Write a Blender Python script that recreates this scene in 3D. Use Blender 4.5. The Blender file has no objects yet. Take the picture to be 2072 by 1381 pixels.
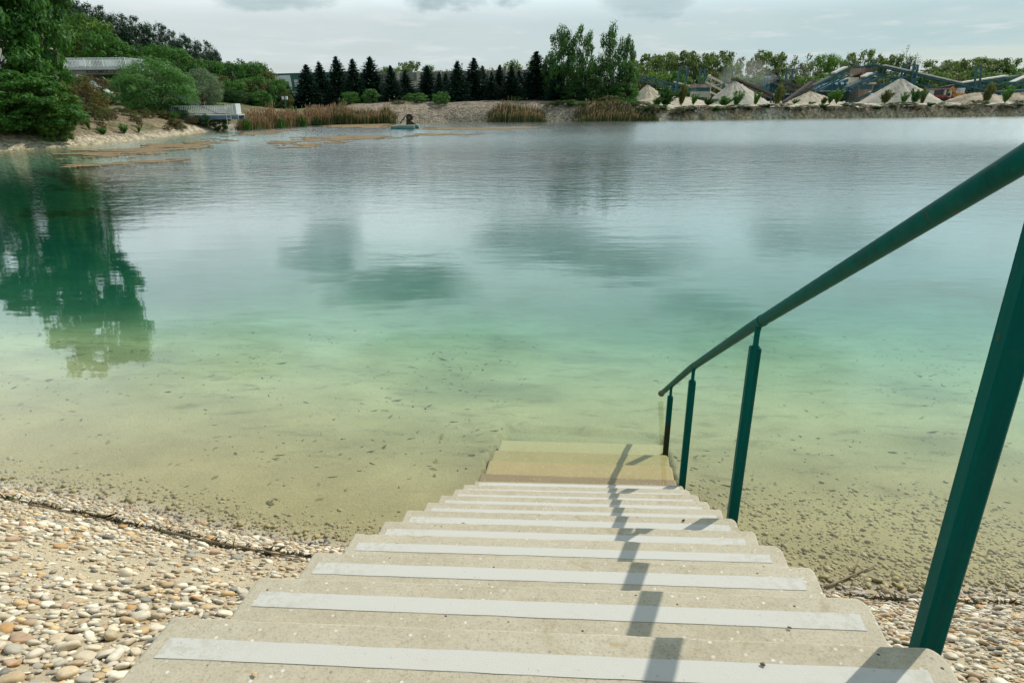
import bpy, math, random
import numpy as np
from mathutils import Vector, Matrix

# ------------------------------------------------------------------ camera, sky, sun, exposure
scene = bpy.context.scene
COL = scene.collection
CAMH = 2.90                       # camera height over the water (z = 0)
F, TH, RHO = 1312.0, 0.3598, -0.0061
FW = np.array([0, math.cos(TH), -math.sin(TH)])
RT = np.array([1.0, 0, 0]); UP = np.cross(RT, FW)
R2 = math.cos(RHO) * RT + math.sin(RHO) * UP
U2 = -math.sin(RHO) * RT + math.cos(RHO) * UP
cam = bpy.data.cameras.new('camera')
cam.sensor_width = 36.0
cam.lens = F / 2072 * 36
cam.clip_start = 0.05
cam.clip_end = 20000
camo = bpy.data.objects.new('camera', cam)
COL.objects.link(camo)
mw = Matrix(((R2[0], U2[0], -FW[0], 0), (R2[1], U2[1], -FW[1], 0), (R2[2], U2[2], -FW[2], CAMH), (0, 0, 0, 1)))
camo.matrix_world = mw
scene.camera = camo

SUN_AZ, SUN_EL = math.radians(52.3), math.radians(43.5)      # azimuth from +Y towards +X
sl = bpy.data.lights.new('sun', 'SUN')
sl.energy = 4.2
sl.angle = math.radians(0.5)
sl.color = (1.0, 0.94, 0.84)
so = bpy.data.objects.new('sun', sl)
COL.objects.link(so)
sdv = Vector((math.sin(SUN_AZ) * math.cos(SUN_EL), math.cos(SUN_AZ) * math.cos(SUN_EL), math.sin(SUN_EL)))
so.rotation_euler = sdv.to_track_quat('Z', 'Y').to_euler()
so.location = (20, 20, 60)

scene.view_settings.view_transform = 'Standard'
scene.view_settings.look = 'None'
scene.view_settings.exposure = 0.0
scene.view_settings.gamma = 1.0
scene.render.engine = 'CYCLES'
cy = scene.cycles
cy.use_denoising = True
cy.max_bounces = 8
cy.diffuse_bounces = 2
cy.glossy_bounces = 3
cy.transmission_bounces = 4
cy.transparent_max_bounces = 16
cy.volume_bounces = 0
cy.caustics_reflective = False
cy.caustics_refractive = False


class G:
    """tiny node graph helper"""
    def __init__(self, nt):
        self.nt = nt

    def n(self, t, ins=None, **kw):
        nd = self.nt.nodes.new(t)
        for k, v in kw.items():
            setattr(nd, k, v)
        for k, v in (ins or {}).items():
            s = nd.inputs[k]
            if isinstance(v, bpy.types.NodeSocket):
                self.nt.links.new(v, s)
            else:
                s.default_value = v
        return nd

    def link(self, a, b):
        self.nt.links.new(a, b)

    def math(self, op, a, b=0.0, c=None, clamp=False):
        ins = {0: a, 1: b}
        if c is not None:
            ins[2] = c
        return self.n('ShaderNodeMath', ins, operation=op, use_clamp=clamp).outputs[0]

    def noise(self, vec, scale, detail=4.0, rough=0.55, dist=0.0):
        return self.n('ShaderNodeTexNoise', {'Vector': vec, 'Scale': scale, 'Detail': detail, 'Roughness': rough, 'Distortion': dist}).outputs['Fac']

    def ramp(self, fac, stops, interp='LINEAR'):
        r = self.n('ShaderNodeValToRGB', {'Fac': fac})
        r.color_ramp.interpolation = interp
        el = r.color_ramp.elements
        while len(el) < len(stops):
            el.new(0.5)
        for e, (p, c) in zip(el, stops):
            e.position = p
            e.color = (c, c, c, 1) if isinstance(c, (int, float)) else (*c, 1)
        return r.outputs['Color']

    def mix(self, fac, a, b, mode='MIX'):
        m = self.n('ShaderNodeMix', data_type='RGBA', blend_type=mode)
        for i, v in ((0, fac), (6, a), (7, b)):
            if isinstance(v, bpy.types.NodeSocket):
                self.link(v, m.inputs[i])
            else:
                m.inputs[i].default_value = v if i == 0 else (*v, 1) if len(v) == 3 else v
        return m.outputs[2]

    def mapr(self, v, a, b, c=0.0, d=1.0, smooth=True):
        m = self.n('ShaderNodeMapRange', {0: v, 1: a, 2: b, 3: c, 4: d}, clamp=True)
        if smooth:
            m.interpolation_type = 'SMOOTHSTEP'
        return m.outputs[0]


world = bpy.data.worlds.new('World')
scene.world = world
world.use_nodes = True
wg = G(world.node_tree)
world.node_tree.nodes.clear()
sky = wg.n('ShaderNodeTexSky', sky_type='NISHITA', sun_disc=False, sun_elevation=SUN_EL, sun_rotation=SUN_AZ,
           altitude=150, air_density=1.0, dust_density=1.5, ozone_density=1.0)
tc = wg.n('ShaderNodeTexCoord').outputs['Generated']
sep = wg.n('ShaderNodeSeparateXYZ', {0: tc})
dx, dy, dz = sep.outputs
az = wg.math('ARCTAN2', dx, dy)
el_ = wg.math('ARCSINE', dz)
# cloud layer: the direction projected to a flat ceiling
zc = wg.math('ADD', wg.math('MAXIMUM', dz, 0.0), 0.09)
cx = wg.math('DIVIDE', dx, zc)
cyy = wg.math('DIVIDE', dy, zc)
cvec = wg.n('ShaderNodeCombineXYZ', {0: cx, 1: cyy, 2: 0.0}).outputs[0]
n1 = wg.noise(cvec, 0.55, 6, 0.58, 0.3)
n2 = wg.noise(cvec, 1.9, 5, 0.6, 0.2)
warp = wg.n('ShaderNodeTexNoise', {'Vector': wg.n('ShaderNodeCombineXYZ', {0: az, 1: wg.math('MULTIPLY', el_, 2.0), 2: 0.0}).outputs[0],
                                   'Scale': 9.0, 'Detail': 5.0, 'Roughness': 0.6}).outputs['Color']
wsep = wg.n('ShaderNodeSeparateColor', {0: warp})
waz = wg.math('ADD', az, wg.math('MULTIPLY', wg.math('SUBTRACT', wsep.outputs[0], 0.5), 0.16))
wel = wg.math('ADD', el_, wg.math('MULTIPLY', wg.math('SUBTRACT', wsep.outputs[1], 0.5), 0.075))
# thick grey-blue cloud bellies (azimuth, elevation, half sizes, weight)
BEL = [(-0.17, .272, .115, .034, 1.0), (-.29, .225, .06, .040, .9), (-.27, .19, .05, .025, .8), (0.05, .208, .11, .042, 1.0), (.16, .235, .12, .035, .8), (0.30, .30, .07, .03, .5), (.45, .18, .11, .035, .7),
       (-0.06, .130, .075, .020, .95), (-.32, .128, .085, .018, .75), (.19, .122, .06, .018, .6), (-0.10, .38, .16, .05, .5), (.40, .355, .12, .045, .6), (-.45, .34, .13, .05, .6), (-.62, .15, .1, .03, .5)]
bell = None
for (a, e, sa, se, w) in BEL:
    p = wg.math('DIVIDE', wg.math('SUBTRACT', waz, a), sa)
    q = wg.math('DIVIDE', wg.math('SUBTRACT', wel, e), se)
    g = wg.math('MULTIPLY', wg.mapr(wg.math('ADD', wg.math('MULTIPLY', p, p), wg.math('MULTIPLY', q, q)), 0.15, 1.5, 1.0, 0.0), w)
    bell = g if bell is None else wg.math('MAXIMUM', bell, g)
bell = wg.math('MULTIPLY', bell, wg.mapr(n2, 0.3, 0.6, 0.55, 1.0))
veil = wg.mapr(n1, 0.33, 0.62, 0.72, 0.98)
low = wg.mapr(dz, 0.32, 0.75, 1.0, 0.20)
veil = wg.math('MULTIPLY', veil, low)
warm_side = wg.mapr(az, -0.5, 0.75, 1.0, 0.0)
cloudcol = wg.mix(warm_side, (4.3, 5.75, 6.0), (6.6, 7.35, 7.45))
# the thin cloud is brighter towards the sun
sund = wg.n('ShaderNodeVectorMath', {0: tc, 1: tuple(sdv)}, operation='DOT_PRODUCT').outputs['Value']
glow = wg.math('MULTIPLY', wg.math('ADD', wg.mapr(el_, .09, .19, 1.0, 2.4), wg.mapr(el_, .45, .95, 0.0, -1.3)), wg.mapr(sund, .3, 1.0, 1.0, 1.12))
cloudcol = wg.mix(wg.mapr(el_, .11, .24), cloudcol, wg.mix(1.0, cloudcol, (.92, .98, .975), 'MULTIPLY'))
cloudcol = wg.n('ShaderNodeVectorMath', {0: cloudcol, 'Scale': glow}, operation='SCALE').outputs[0]
c1 = wg.mix(veil, sky.outputs[0], cloudcol)
wisps = wg.math('MULTIPLY', wg.mapr(n2, 0.5, 0.72), 0.5)
c1 = wg.mix(wisps, c1, (7.9, 8.2, 8.1))
c2 = wg.mix(wg.math('MULTIPLY', bell, 0.85), c1, (3.1, 4.3, 4.6))
bg = wg.n('ShaderNodeBackground', {'Color': c2, 'Strength': 0.10})
wo = wg.n('ShaderNodeOutputWorld')
wg.link(bg.outputs[0], wo.inputs[0])

# ------------------------------------------------------------------ helpers
rng = np.random.default_rng(7)
random.seed(7)


def ray(px, py):
    return FW + R2 * (px - 1036) / F - U2 * (py - 690.5) / F


def at(px, py, Y):
    """world point on the sight line through a pixel of the photograph at depth Y"""
    r = ray(px, py)
    p = r * (Y / r[1])
    return np.array([p[0], p[1], p[2] + CAMH])


def ground_px(px, py, z=0.0):
    r = ray(px, py)
    p = r * ((z - CAMH) / r[2])
    return np.array([p[0], p[1], z])


def tag(o, label=None, cat=None, group=None, kind=None):
    if label: o['label'] = label
    if cat: o['category'] = cat
    if group: o['group'] = group
    if kind: o['kind'] = kind
    return o


def empty(name, loc=(0, 0, 0), rz=0.0):
    o = bpy.data.objects.new(name, None)
    o.empty_display_size = 0.2
    COL.objects.link(o)
    o.location = loc
    o.rotation_euler = (0, 0, rz)
    return o


def copy_tree(o, parent=None):
    c = o.copy()
    COL.objects.link(c)
    if parent is not None:
        c.parent = parent
    for ch in [x for x in o.children]:
        copy_tree(ch, c)
    return c


def mesh_np(name, verts, faces, mat=None, smooth=False, fattr=None, pcol=None, fmat=None):
    """fast mesh from arrays: faces an (n,k) int array or a list of such arrays"""
    if not isinstance(faces, list):
        faces = [faces]
    me = bpy.data.meshes.new(name)
    verts = np.asarray(verts, np.float32)
    me.vertices.add(len(verts))
    me.vertices.foreach_set('co', verts.ravel())
    loops = np.concatenate([np.asarray(f, np.int32).ravel() for f in faces])
    tot = np.concatenate([np.full(len(f), np.asarray(f).shape[1], np.int32) for f in faces])
    start = np.concatenate([[0], np.cumsum(tot)[:-1]]).astype(np.int32)
    me.loops.add(len(loops))
    me.loops.foreach_set('vertex_index', loops)
    me.polygons.add(len(tot))
    me.polygons.foreach_set('loop_start', start)
    me.polygons.foreach_set('loop_total', tot)
    me.polygons.foreach_set('use_smooth', np.full(len(tot), bool(smooth)))
    me.update(calc_edges=True)
    if fattr is not None:
        a = me.attributes.new('tint', 'FLOAT', 'FACE')
        a.data.foreach_set('value', np.asarray(fattr, np.float32))
    if pcol is not None:
        a = me.attributes.new('tone', 'FLOAT_COLOR', 'POINT')
        c = np.ones((len(verts), 4), np.float32)
        c[:, :3] = pcol
        a.data.foreach_set('color', c.ravel())
    if mat is not None:
        me.materials.append(mat)
    return me


def link(name, me, parent=None, loc=(0, 0, 0), rz=0.0):
    o = bpy.data.objects.new(name, me)
    COL.objects.link(o)
    o.location = loc
    o.rotation_euler = (0, 0, rz)
    if parent is not None:
        o.parent = parent
    return o


class MB:
    """collects boxes, bars and tubes into ONE mesh"""
    def __init__(self):
        self.v = []
        self.q = []
        self.t = []
        self.n = 0

    def add(self, v, q=None, t=None):
        v = np.asarray(v, float).reshape(-1, 3)
        if q is not None and len(q): self.q.append(np.asarray(q, int) + self.n)
        if t is not None and len(t): self.t.append(np.asarray(t, int) + self.n)
        self.v.append(v)
        self.n += len(v)

    BQ = [(0, 3, 2, 1), (4, 5, 6, 7), (0, 1, 5, 4), (1, 2, 6, 5), (2, 3, 7, 6), (3, 0, 4, 7)]

    def box(self, c, s, rz=0.0):
        x, y, z = np.array(s) / 2.0
        p = np.array([(-x, -y, -z), (x, -y, -z), (x, y, -z), (-x, y, -z), (-x, -y, z), (x, -y, z), (x, y, z), (-x, y, z)])
        if rz:
            c_, s_ = math.cos(rz), math.sin(rz)
            p = p @ np.array([[c_, s_, 0], [-s_, c_, 0], [0, 0, 1]])
        self.add(p + np.array(c), self.BQ)
        return self

    def hexa(self, pts):
        """eight corners: bottom ring then top ring"""
        self.add(pts, self.BQ)
        return self

    def bar(self, a, b, w, h=None):
        """rectangular bar from a to b"""
        a, b = np.array(a, float), np.array(b, float)
        h = h or w
        d = b - a
        d /= np.linalg.norm(d)
        up = np.array([0, 0, 1.0]) if abs(d[2]) < 0.95 else np.array([0, 1.0, 0])
        s = np.cross(d, up); s /= np.linalg.norm(s)
        u = np.cross(s, d)
        r = [s * w / 2 * i + u * h / 2 * j for i, j in ((-1, -1), (1, -1), (1, 1), (-1, 1))]
        self.add([a + k for k in r] + [b + k for k in r], self.BQ)
        return self

    def tube(self, pts, rad, n=8, caps=True):
        pts = np.array(pts, float)
        rad = np.broadcast_to(np.array(rad, float), (len(pts),))
        vs = []
        for i, p in enumerate(pts):
            d = pts[min(i + 1, len(pts) - 1)] - pts[max(i - 1, 0)]
            d /= np.linalg.norm(d) + 1e-9
            up = np.array([0, 0, 1.0]) if abs(d[2]) < 0.9 else np.array([1.0, 0, 0])
            s = np.cross(d, up); s /= np.linalg.norm(s)
            u = np.cross(s, d)
            a = np.arange(n) * 2 * math.pi / n
            vs.append(p + rad[i] * (np.cos(a)[:, None] * s + np.sin(a)[:, None] * u))
        m = len(pts)
        q = [(i * n + j, i * n + (j + 1) % n, (i + 1) * n + (j + 1) % n, (i + 1) * n + j) for i in range(m - 1) for j in range(n)]
        v = np.concatenate(vs)
        t = []
        if caps:
            v = np.concatenate([v, pts[:1], pts[-1:]])
            t = [(m * n, (j + 1) % n, j) for j in range(n)] + [(m * n + 1, (m - 1) * n + j, (m - 1) * n + (j + 1) % n) for j in range(n)]
        self.add(v, q, t)
        return self

    def arrays(self):
        f = []
        if self.q: f.append(np.concatenate(self.q))
        if self.t: f.append(np.concatenate(self.t))
        return np.concatenate(self.v), f

    def build(self, name, mat, parent=None, smooth=False, loc=(0, 0, 0), rz=0.0, bevel=0.0):
        v, f = self.arrays()
        o = link(name, mesh_np(name, v, f, mat, smooth), parent, loc, rz)
        if bevel:
            b = o.modifiers.new('bevel', 'BEVEL')
            b.width = bevel
            b.segments = 2
            b.limit_method = 'ANGLE'
        return o


# ------------------------------------------------------------------ materials
def material(name):
    m = bpy.data.materials.new(name)
    m.use_nodes = True
    m.node_tree.nodes.clear()
    g = G(m.node_tree)
    out = g.n('ShaderNodeOutputMaterial')
    return m, g, out


def plain(name, c1, c2, scale=3.0, rough=0.7, metal=0.0, bump=0.0, detail=6, spec=0.4, streak=False, rust=None):
    m, g, out = material(name)
    co = g.n('ShaderNodeTexCoord').outputs['Object']
    if streak:
        co2 = g.n('ShaderNodeMapping', {'Vector': co, 'Scale': (1, 1, 0.12)}).outputs[0]
    else:
        co2 = co
    nz = g.noise(co2, scale, detail, 0.62)
    col = g.ramp(nz, [(0.3, c1), (0.7, c2)])
    if rust:
        r = g.mapr(g.noise(co, scale * 2.3, 8, 0.7), 0.66, 0.72)
        col = g.mix(r, col, rust)
    b = g.n('ShaderNodeBsdfPrincipled', {'Base Color': col, 'Roughness': rough, 'Metallic': metal, 'Specular IOR Level': spec})
    if bump:
        bp = g.n('ShaderNodeBump', {'Height': g.noise(co, scale * 6, 6, 0.7), 'Strength': bump, 'Distance': 0.01})
        g.link(bp.outputs[0], b.inputs['Normal'])
    g.link(b.outputs[0], out.inputs[0])
    return m


def leafmat(name, c_dark, c_light, trans=0.32, scale=0.5):
    m, g, out = material(name)
    t = g.n('ShaderNodeAttribute', attribute_name='tint').outputs['Fac']
    oi = g.n('ShaderNodeObjectInfo').outputs['Random']
    f = g.math('ADD', g.math('MULTIPLY', t, 0.85), g.math('MULTIPLY', oi, 0.25))
    col = g.ramp(f, [(0.05, c_dark), (0.95, c_light)])
    b = g.n('ShaderNodeBsdfPrincipled', {'Base Color': col, 'Roughness': 0.55, 'Specular IOR Level': 0.25})
    tr = g.n('ShaderNodeBsdfTranslucent', {'Color': g.mix(0.5, col, (c_light[0] * 1.5, c_light[1] * 1.5, c_light[2] * 0.7))})
    mx = g.n('ShaderNodeMixShader', {0: trans, 1: b.outputs[0], 2: tr.outputs[0]})
    g.link(mx.outputs[0], out.inputs[0])
    return m


def tonemat(name, rough=0.7, spec=0.3, noise_scale=30.0, amount=0.35, bump=0.0, trans=0.0):
    """colour from the per-vertex 'tone' of each piece, broken up by noise"""
    m, g, out = material(name)
    c = g.n('ShaderNodeAttribute', attribute_name='tone').outputs['Color']
    co = g.n('ShaderNodeTexCoord').outputs['Object']
    nz = g.noise(co, noise_scale, 5, 0.65)
    k = g.mapr(nz, 0.25, 0.75, 1 - amount, 1 + amount, False)
    col = g.n('ShaderNodeVectorMath', {0: c, 'Scale': k}, operation='SCALE').outputs[0]
    b = g.n('ShaderNodeBsdfPrincipled', {'Base Color': col, 'Roughness': rough, 'Specular IOR Level': spec})
    if bump:
        bp = g.n('ShaderNodeBump', {'Height': nz, 'Strength': bump, 'Distance': 0.01})
        g.link(bp.outputs[0], b.inputs['Normal'])
    sh = b.outputs[0]
    if trans:
        tr = g.n('ShaderNodeBsdfTranslucent', {'Color': col})
        sh = g.n('ShaderNodeMixShader', {0: trans, 1: sh, 2: tr.outputs[0]}).outputs[0]
    g.link(sh, out.inputs[0])
    return m


def concrete_mat(name, base, dark, speck=True):
    m, g, out = material(name)
    co = g.n('ShaderNodeTexCoord').outputs['Object']
    big = g.noise(co, 3.2, 6, 0.65, 0.4)
    fine = g.noise(co, 150, 5, 0.8)
    mid = g.noise(co, 34, 6, 0.7)
    col = g.ramp(big, [(0.3, dark), (0.68, base)])
    col = g.mix(g.mapr(mid, 0.35, 0.75, 0.0, 0.45), col, (base[0] * 1.18, base[1] * 1.18, base[2] * 1.16))
    col = g.mix(g.mapr(fine, 0.48, 0.70, 0, 0.75), col, (dark[0] * .62, dark[1] * .6, dark[2] * .55))
    stain = g.mapr(g.noise(co, 5.5, 8, .75, .8), .54, .70, 0, .55)
    col = g.mix(stain, col, (dark[0] * .80, dark[1] * .70, dark[2] * .55))
    gp = g.n('ShaderNodeSeparateXYZ', {0: g.n('ShaderNodeNewGeometry').outputs['Position']})
    damp = g.mapr(g.math('ADD', gp.outputs[2], g.math('MULTIPLY', g.noise(co, 9, 5, .7), .35)), .22, .50, .45, 0)
    col = g.mix(damp, col, (dark[0] * .75, dark[1] * .68, dark[2] * .55))
    h = g.math('ADD', g.math('MULTIPLY', fine, 0.6), g.math('MULTIPLY', mid, 0.5))
    if speck:
        v = g.n('ShaderNodeTexVoronoi', {'Vector': co, 'Scale': 62.0, 'Randomness': 1.0})
        rnd = g.n('ShaderNodeSeparateColor', {0: v.outputs['Color']})
        spot = g.math('MULTIPLY', g.mapr(v.outputs['Distance'], 0.16, 0.30, 1, 0), g.math('GREATER_THAN', rnd.outputs[0], 0.80))
        agg = g.ramp(rnd.outputs[1], [(0.0, (.62, .58, .5)), (.45, (.7, .68, .62)), (.7, (.46, .3, .15)), (.9, (.25, .2, .16))], 'CONSTANT')
        col = g.mix(g.math('MULTIPLY', spot, 0.75), col, agg)
        v2 = g.n('ShaderNodeTexVoronoi', {'Vector': co, 'Scale': 38.0, 'Randomness': 1.0})
        r2 = g.n('ShaderNodeSeparateColor', {0: v2.outputs['Color']})
        hole = g.math('MULTIPLY', g.mapr(v2.outputs['Distance'], 0.08, 0.15, 1, 0), g.math('GREATER_THAN', r2.outputs[0], 0.87))
        col = g.mix(hole, col, (.07, .06, .045))
        h = g.math('SUBTRACT', h, hole)
    b = g.n('ShaderNodeBsdfPrincipled', {'Base Color': col, 'Roughness': 0.88, 'Specular IOR Level': 0.25})
    bp = g.n('ShaderNodeBump', {'Height': h, 'Strength': 0.55, 'Distance': 0.004})
    g.link(bp.outputs[0], b.inputs['Normal'])
    g.link(b.outputs[0], out.inputs[0])
    return m


M = {}
M['concrete'] = concrete_mat('concrete', (.465, .425, .325), (.375, .335, .24))
M['wet'] = concrete_mat('algae covered concrete', (.47, .385, .19), (.38, .30, .13))
M['wet_brown'] = concrete_mat('wet brown concrete', (.34, .27, .15), (.25, .19, .10))
M['wet_pale'] = concrete_mat('silted concrete', (.43, .37, .17), (.34, .29, .12))
M['wet_green'] = concrete_mat('green silted concrete', (.50, .46, .24), (.42, .38, .19))
M['bark'] = plain('bark', (.05, .04, .03), (.11, .09, .07), 6, .9)
M['palebark'] = plain('pale bark', (.12, .105, .09), (.22, .2, .17), 6, .9)
M['leaf_mid'] = leafmat('leaves mid green', (.02, .075, .014), (.075, .20, .03))
M['leaf_bright'] = leafmat('leaves bright green', (.03, .09, .012), (.13, .24, .04))
M['leaf_dark'] = leafmat('leaves dark green', (.012, .045, .014), (.045, .12, .025), .35)
M['leaf_olive'] = leafmat('leaves olive', (.035, .05, .012), (.13, .14, .035))
M['leaf_brown'] = leafmat('leaves reddish olive', (.04, .035, .012), (.15, .12, .035))
M['leaf_tall'] = leafmat('leaves of the tall trees', (.02, .066, .016), (.085, .19, .04), .32)
M['leaf_silver'] = leafmat('leaves silver green', (.06, .11, .06), (.22, .3, .18), .25)
M['leaf_willow'] = leafmat('leaves fresh green', (.03, .10, .025), (.15, .33, .08), .3)
M['leaf_far'] = leafmat('leaves of the forest belt', (.035, .075, .025), (.15, .21, .06), .35)
M['leaf_grey'] = leafmat('half bare twigs', (.07, .085, .045), (.17, .18, .09), .2)
M['needle'] = leafmat('spruce needles', (.005, .02, .015), (.02, .055, .03), .1)
M['pine'] = leafmat('pine needles', (.010, .034, .018), (.036, .088, .036), .2)
M['green_paint'] = None


def rail_paint():
    m, g, out = material('weathered green paint')
    co = g.n('ShaderNodeTexCoord').outputs['Object']
    st = g.n('ShaderNodeMapping', {'Vector': co, 'Scale': (1, 1, .06)}).outputs[0]
    n = g.noise(st, 26, 6, .65)
    col = g.ramp(n, [(.3, (.0, .044, .038)), (.72, (.0, .084, .068))])
    worn = g.mapr(g.noise(st, 60, 5, .7), .58, .75, 0, .22)
    col = g.mix(worn, col, (.02, .15, .12))
    gp = g.n('ShaderNodeSeparateXYZ', {0: g.n('ShaderNodeNewGeometry').outputs['Position']})
    stain = g.mapr(g.math('ADD', gp.outputs[2], g.math('MULTIPLY', g.noise(co, 40, 5, .7), .12)), .10, .17, .85, 0)
    col = g.mix(stain, col, (.035, .03, .014))
    chip = g.mapr(g.noise(co, 46, 3, .5), .70, .72)
    vo = g.n('ShaderNodeTexVoronoi', {'Vector': co, 'Scale': 21.0, 'Randomness': 1.0})
    vr = g.n('ShaderNodeSeparateColor', {0: vo.outputs['Color']})
    pit = g.math('MULTIPLY', g.mapr(g.math('ADD', vo.outputs['Distance'], g.math('MULTIPLY', g.noise(co, 160, 3, .6), .12)), .13, .17, 1, 0), g.math('GREATER_THAN', vr.outputs[0], .86))
    chip = g.math('MAXIMUM', chip, pit)
    dust = g.mapr(g.noise(co, 11, 7, .75), .52, .74, 0, .12)
    col = g.mix(dust, col, (.075, .105, .085))
    col = g.mix(chip, col, (.075, .038, .018))
    b = g.n('ShaderNodeBsdfPrincipled', {'Base Color': col, 'Roughness': g.mapr(n, .3, .7, .36, .50, False), 'Specular IOR Level': .04})
    bp = g.n('ShaderNodeBump', {'Height': g.math('ADD', n, chip), 'Strength': .12, 'Distance': .004})
    g.link(bp.outputs[0], b.inputs['Normal'])
    g.link(b.outputs[0], out.inputs[0])
    return m


M['green_paint'] = rail_paint()
M['rust'] = plain('rust', (.10, .05, .025), (.28, .16, .09), 30, .85, bump=.4)
M['dark_rust'] = plain('dark rusty iron', (.012, .010, .009), (.045, .03, .022), 4, .8)
M['white_metal'] = plain('white painted metal', (.5, .52, .5), (.66, .68, .66), 4, .5)
M['pale_concrete'] = plain('pale concrete', (.36, .36, .34), (.5, .5, .47), 1.2, .85, streak=True)
M['beam_concrete'] = plain('brown stained concrete beam', (.14, .11, .085), (.22, .18, .14), 1.2, .85, streak=True)
M['dark_letter'] = plain('dark lettering', (.03, .035, .035), (.05, .055, .055), 4, .6)
M['blue_grey'] = plain('blue grey steel', (.07, .12, .17), (.14, .2, .25), 3, .6)
M['teal_steel'] = plain('dark teal painted steel', (.006, .05, .06), (.02, .10, .11), 2, .6, rust=(.09, .06, .04))
M['blue_steel'] = plain('blue painted steel', (.004, .05, .075), (.015, .10, .135), 2, .6, rust=(.09, .06, .04))
M['belt'] = plain('dusty conveyor belt', (.045, .04, .034), (.12, .105, .085), 3, .9)
M['pale_cover'] = plain('dust covered sheet metal', (.36, .34, .28), (.6, .57, .5), 2, .7)
M['rusty_sheet'] = plain('brown rusty sheet', (.13, .085, .06), (.3, .21, .15), 1.6, .85, streak=True)
M['dark_inside'] = plain('dark opening', (.008, .01, .012), (.02, .022, .025), 2, .5)
M['hall_wall'] = plain('weathered beige concrete wall', (.27, .25, .21), (.42, .39, .33), .7, .85, streak=True)
M['hall_parapet'] = plain('dark stained parapet', (.09, .085, .075), (.2, .19, .165), .9, .9, streak=True)
M['grey_panel'] = plain('light grey wall panel', (.44, .47, .48), (.5, .53, .54), .5, .6)
M['green_panel'] = plain('green wall panel', (.005, .065, .045), (.012, .09, .062), .5, .6)
M['glass'] = plain('window glass', (.3, .35, .37), (.5, .54, .55), 1, .15)
M['cream'] = plain('cream wall', (.62, .56, .43), (.7, .64, .5), 1, .8)
M['orange'] = plain('orange paint', (.35, .13, .02), (.5, .2, .03), 3, .5)
M['red'] = plain('red paint', (.15, .02, .015), (.25, .04, .03), 3, .5)
M['tyre'] = plain('black rubber', (.01, .01, .01), (.03, .03, .03), 3, .8)
M['float_blue'] = plain('faded teal float', (.03, .14, .17), (.08, .24, .27), 3, .6)
M['float_top'] = plain('algae stained float top', (.3, .31, .2), (.45, .45, .34), 3, .7)
M['sand'] = plain('washed quarry sand', (.33, .285, .205), (.47, .41, .305), 1.1, .95, bump=.5)
M['brown_sand'] = plain('brownish quarry sand', (.25, .195, .13), (.42, .355, .26), .8, .95, bump=.5)
M['grey_sand'] = plain('grey quarry sand', (.31, .285, .23), (.44, .40, .325), 1.6, .95, bump=.5)
M['pebble'] = tonemat('pebbles', .62, .35, 60, .16, .15)
M['debris'] = tonemat('plant debris', .9, .1, 40, .4)
M['reed'] = tonemat('reed stalks', .8, .15, 3, .2, 0, .25)
M['algae'] = plain('brown floating algae', (.07, .05, .02), (.28, .19, .085), 3.2, .9, bump=.6, detail=10)

# ------------------------------------------------------------------ shoreline, ground and lake bed
# (point of the shore, height of the bank behind it, how wide its slope is)
NEAR = [(-40, 1120), (0, 987), (200, 1012), (400, 1060), (560, 1092), (690, 1107)]
SH = []
SH += [((-36, 24), 1.6, 3.0), ((-24, 14), 1.6, 3.0), ((-13, 7.4), 1.8, 3.0), ((-6.8, 5.35), 2.2, 3.4)]
for p in NEAR[1:]:
    q = ground_px(*p); SH.append(((q[0], q[1]), 2.4, 3.5))
for p in [(1690, 1196), (1850, 1207), (2072, 1203)]:
    q = ground_px(*p); SH.append(((q[0], q[1]), 2.3, 3.4))
SH += [((7, 3.0), 2.2, 3.4), ((16, 4.5), 2, 3), ((40, 16), 2, 3), ((70, 50), 2, 2), ((100, 100), 1.5, .8)]
for (px, py), hp, w in [((2072, 235), 1.5, .5), ((1900, 236.5), 1.5, .5), ((1700, 238.5), 1.5, .5), ((1500, 241), 1.5, .5), ((1380, 242.5), 1.5, .6), ((1300, 244), 1.9, 1.8),
                        ((1200, 245), 2.3, 2.2), ((1100, 246), 2.4, 2.4), ((1000, 246.5), 2.45, 2.4), ((900, 247), 2.4, 2.4), ((820, 249), 2.3, 2.6), ((740, 251), 2.0, 3), ((640, 253), 1.7, 3), ((560, 258), 1.5, 3.5),
                        ((490, 262), 1.4, 3.5), ((455, 263), 1.5, 3.4), ((400, 269), 1.8, 3.6), ((300, 281), 1.9, 3.8), ((200, 291), 1.9, 3.6), ((100, 299), 1.8, 3.2), ((0, 305), 1.7, 3.0)]:
    q = ground_px(px, py); SH.append(((q[0], q[1]), hp, w))
SROW = np.array([(0, 305), (100, 299), (200, 291), (300, 281), (400, 269), (455, 263), (490, 262), (560, 258), (640, 253), (740, 251), (820, 249), (900, 247), (1000, 246.5), (1100, 246), (1200, 245), (1300, 244), (1380, 242.5), (1500, 241), (1700, 238.5), (1900, 236.5), (2072, 235)], float)
POLY = np.array([s[0] for s in SH], float)
HP = np.array([s[1] for s in SH]); WS = np.array([s[2] for s in SH])


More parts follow.
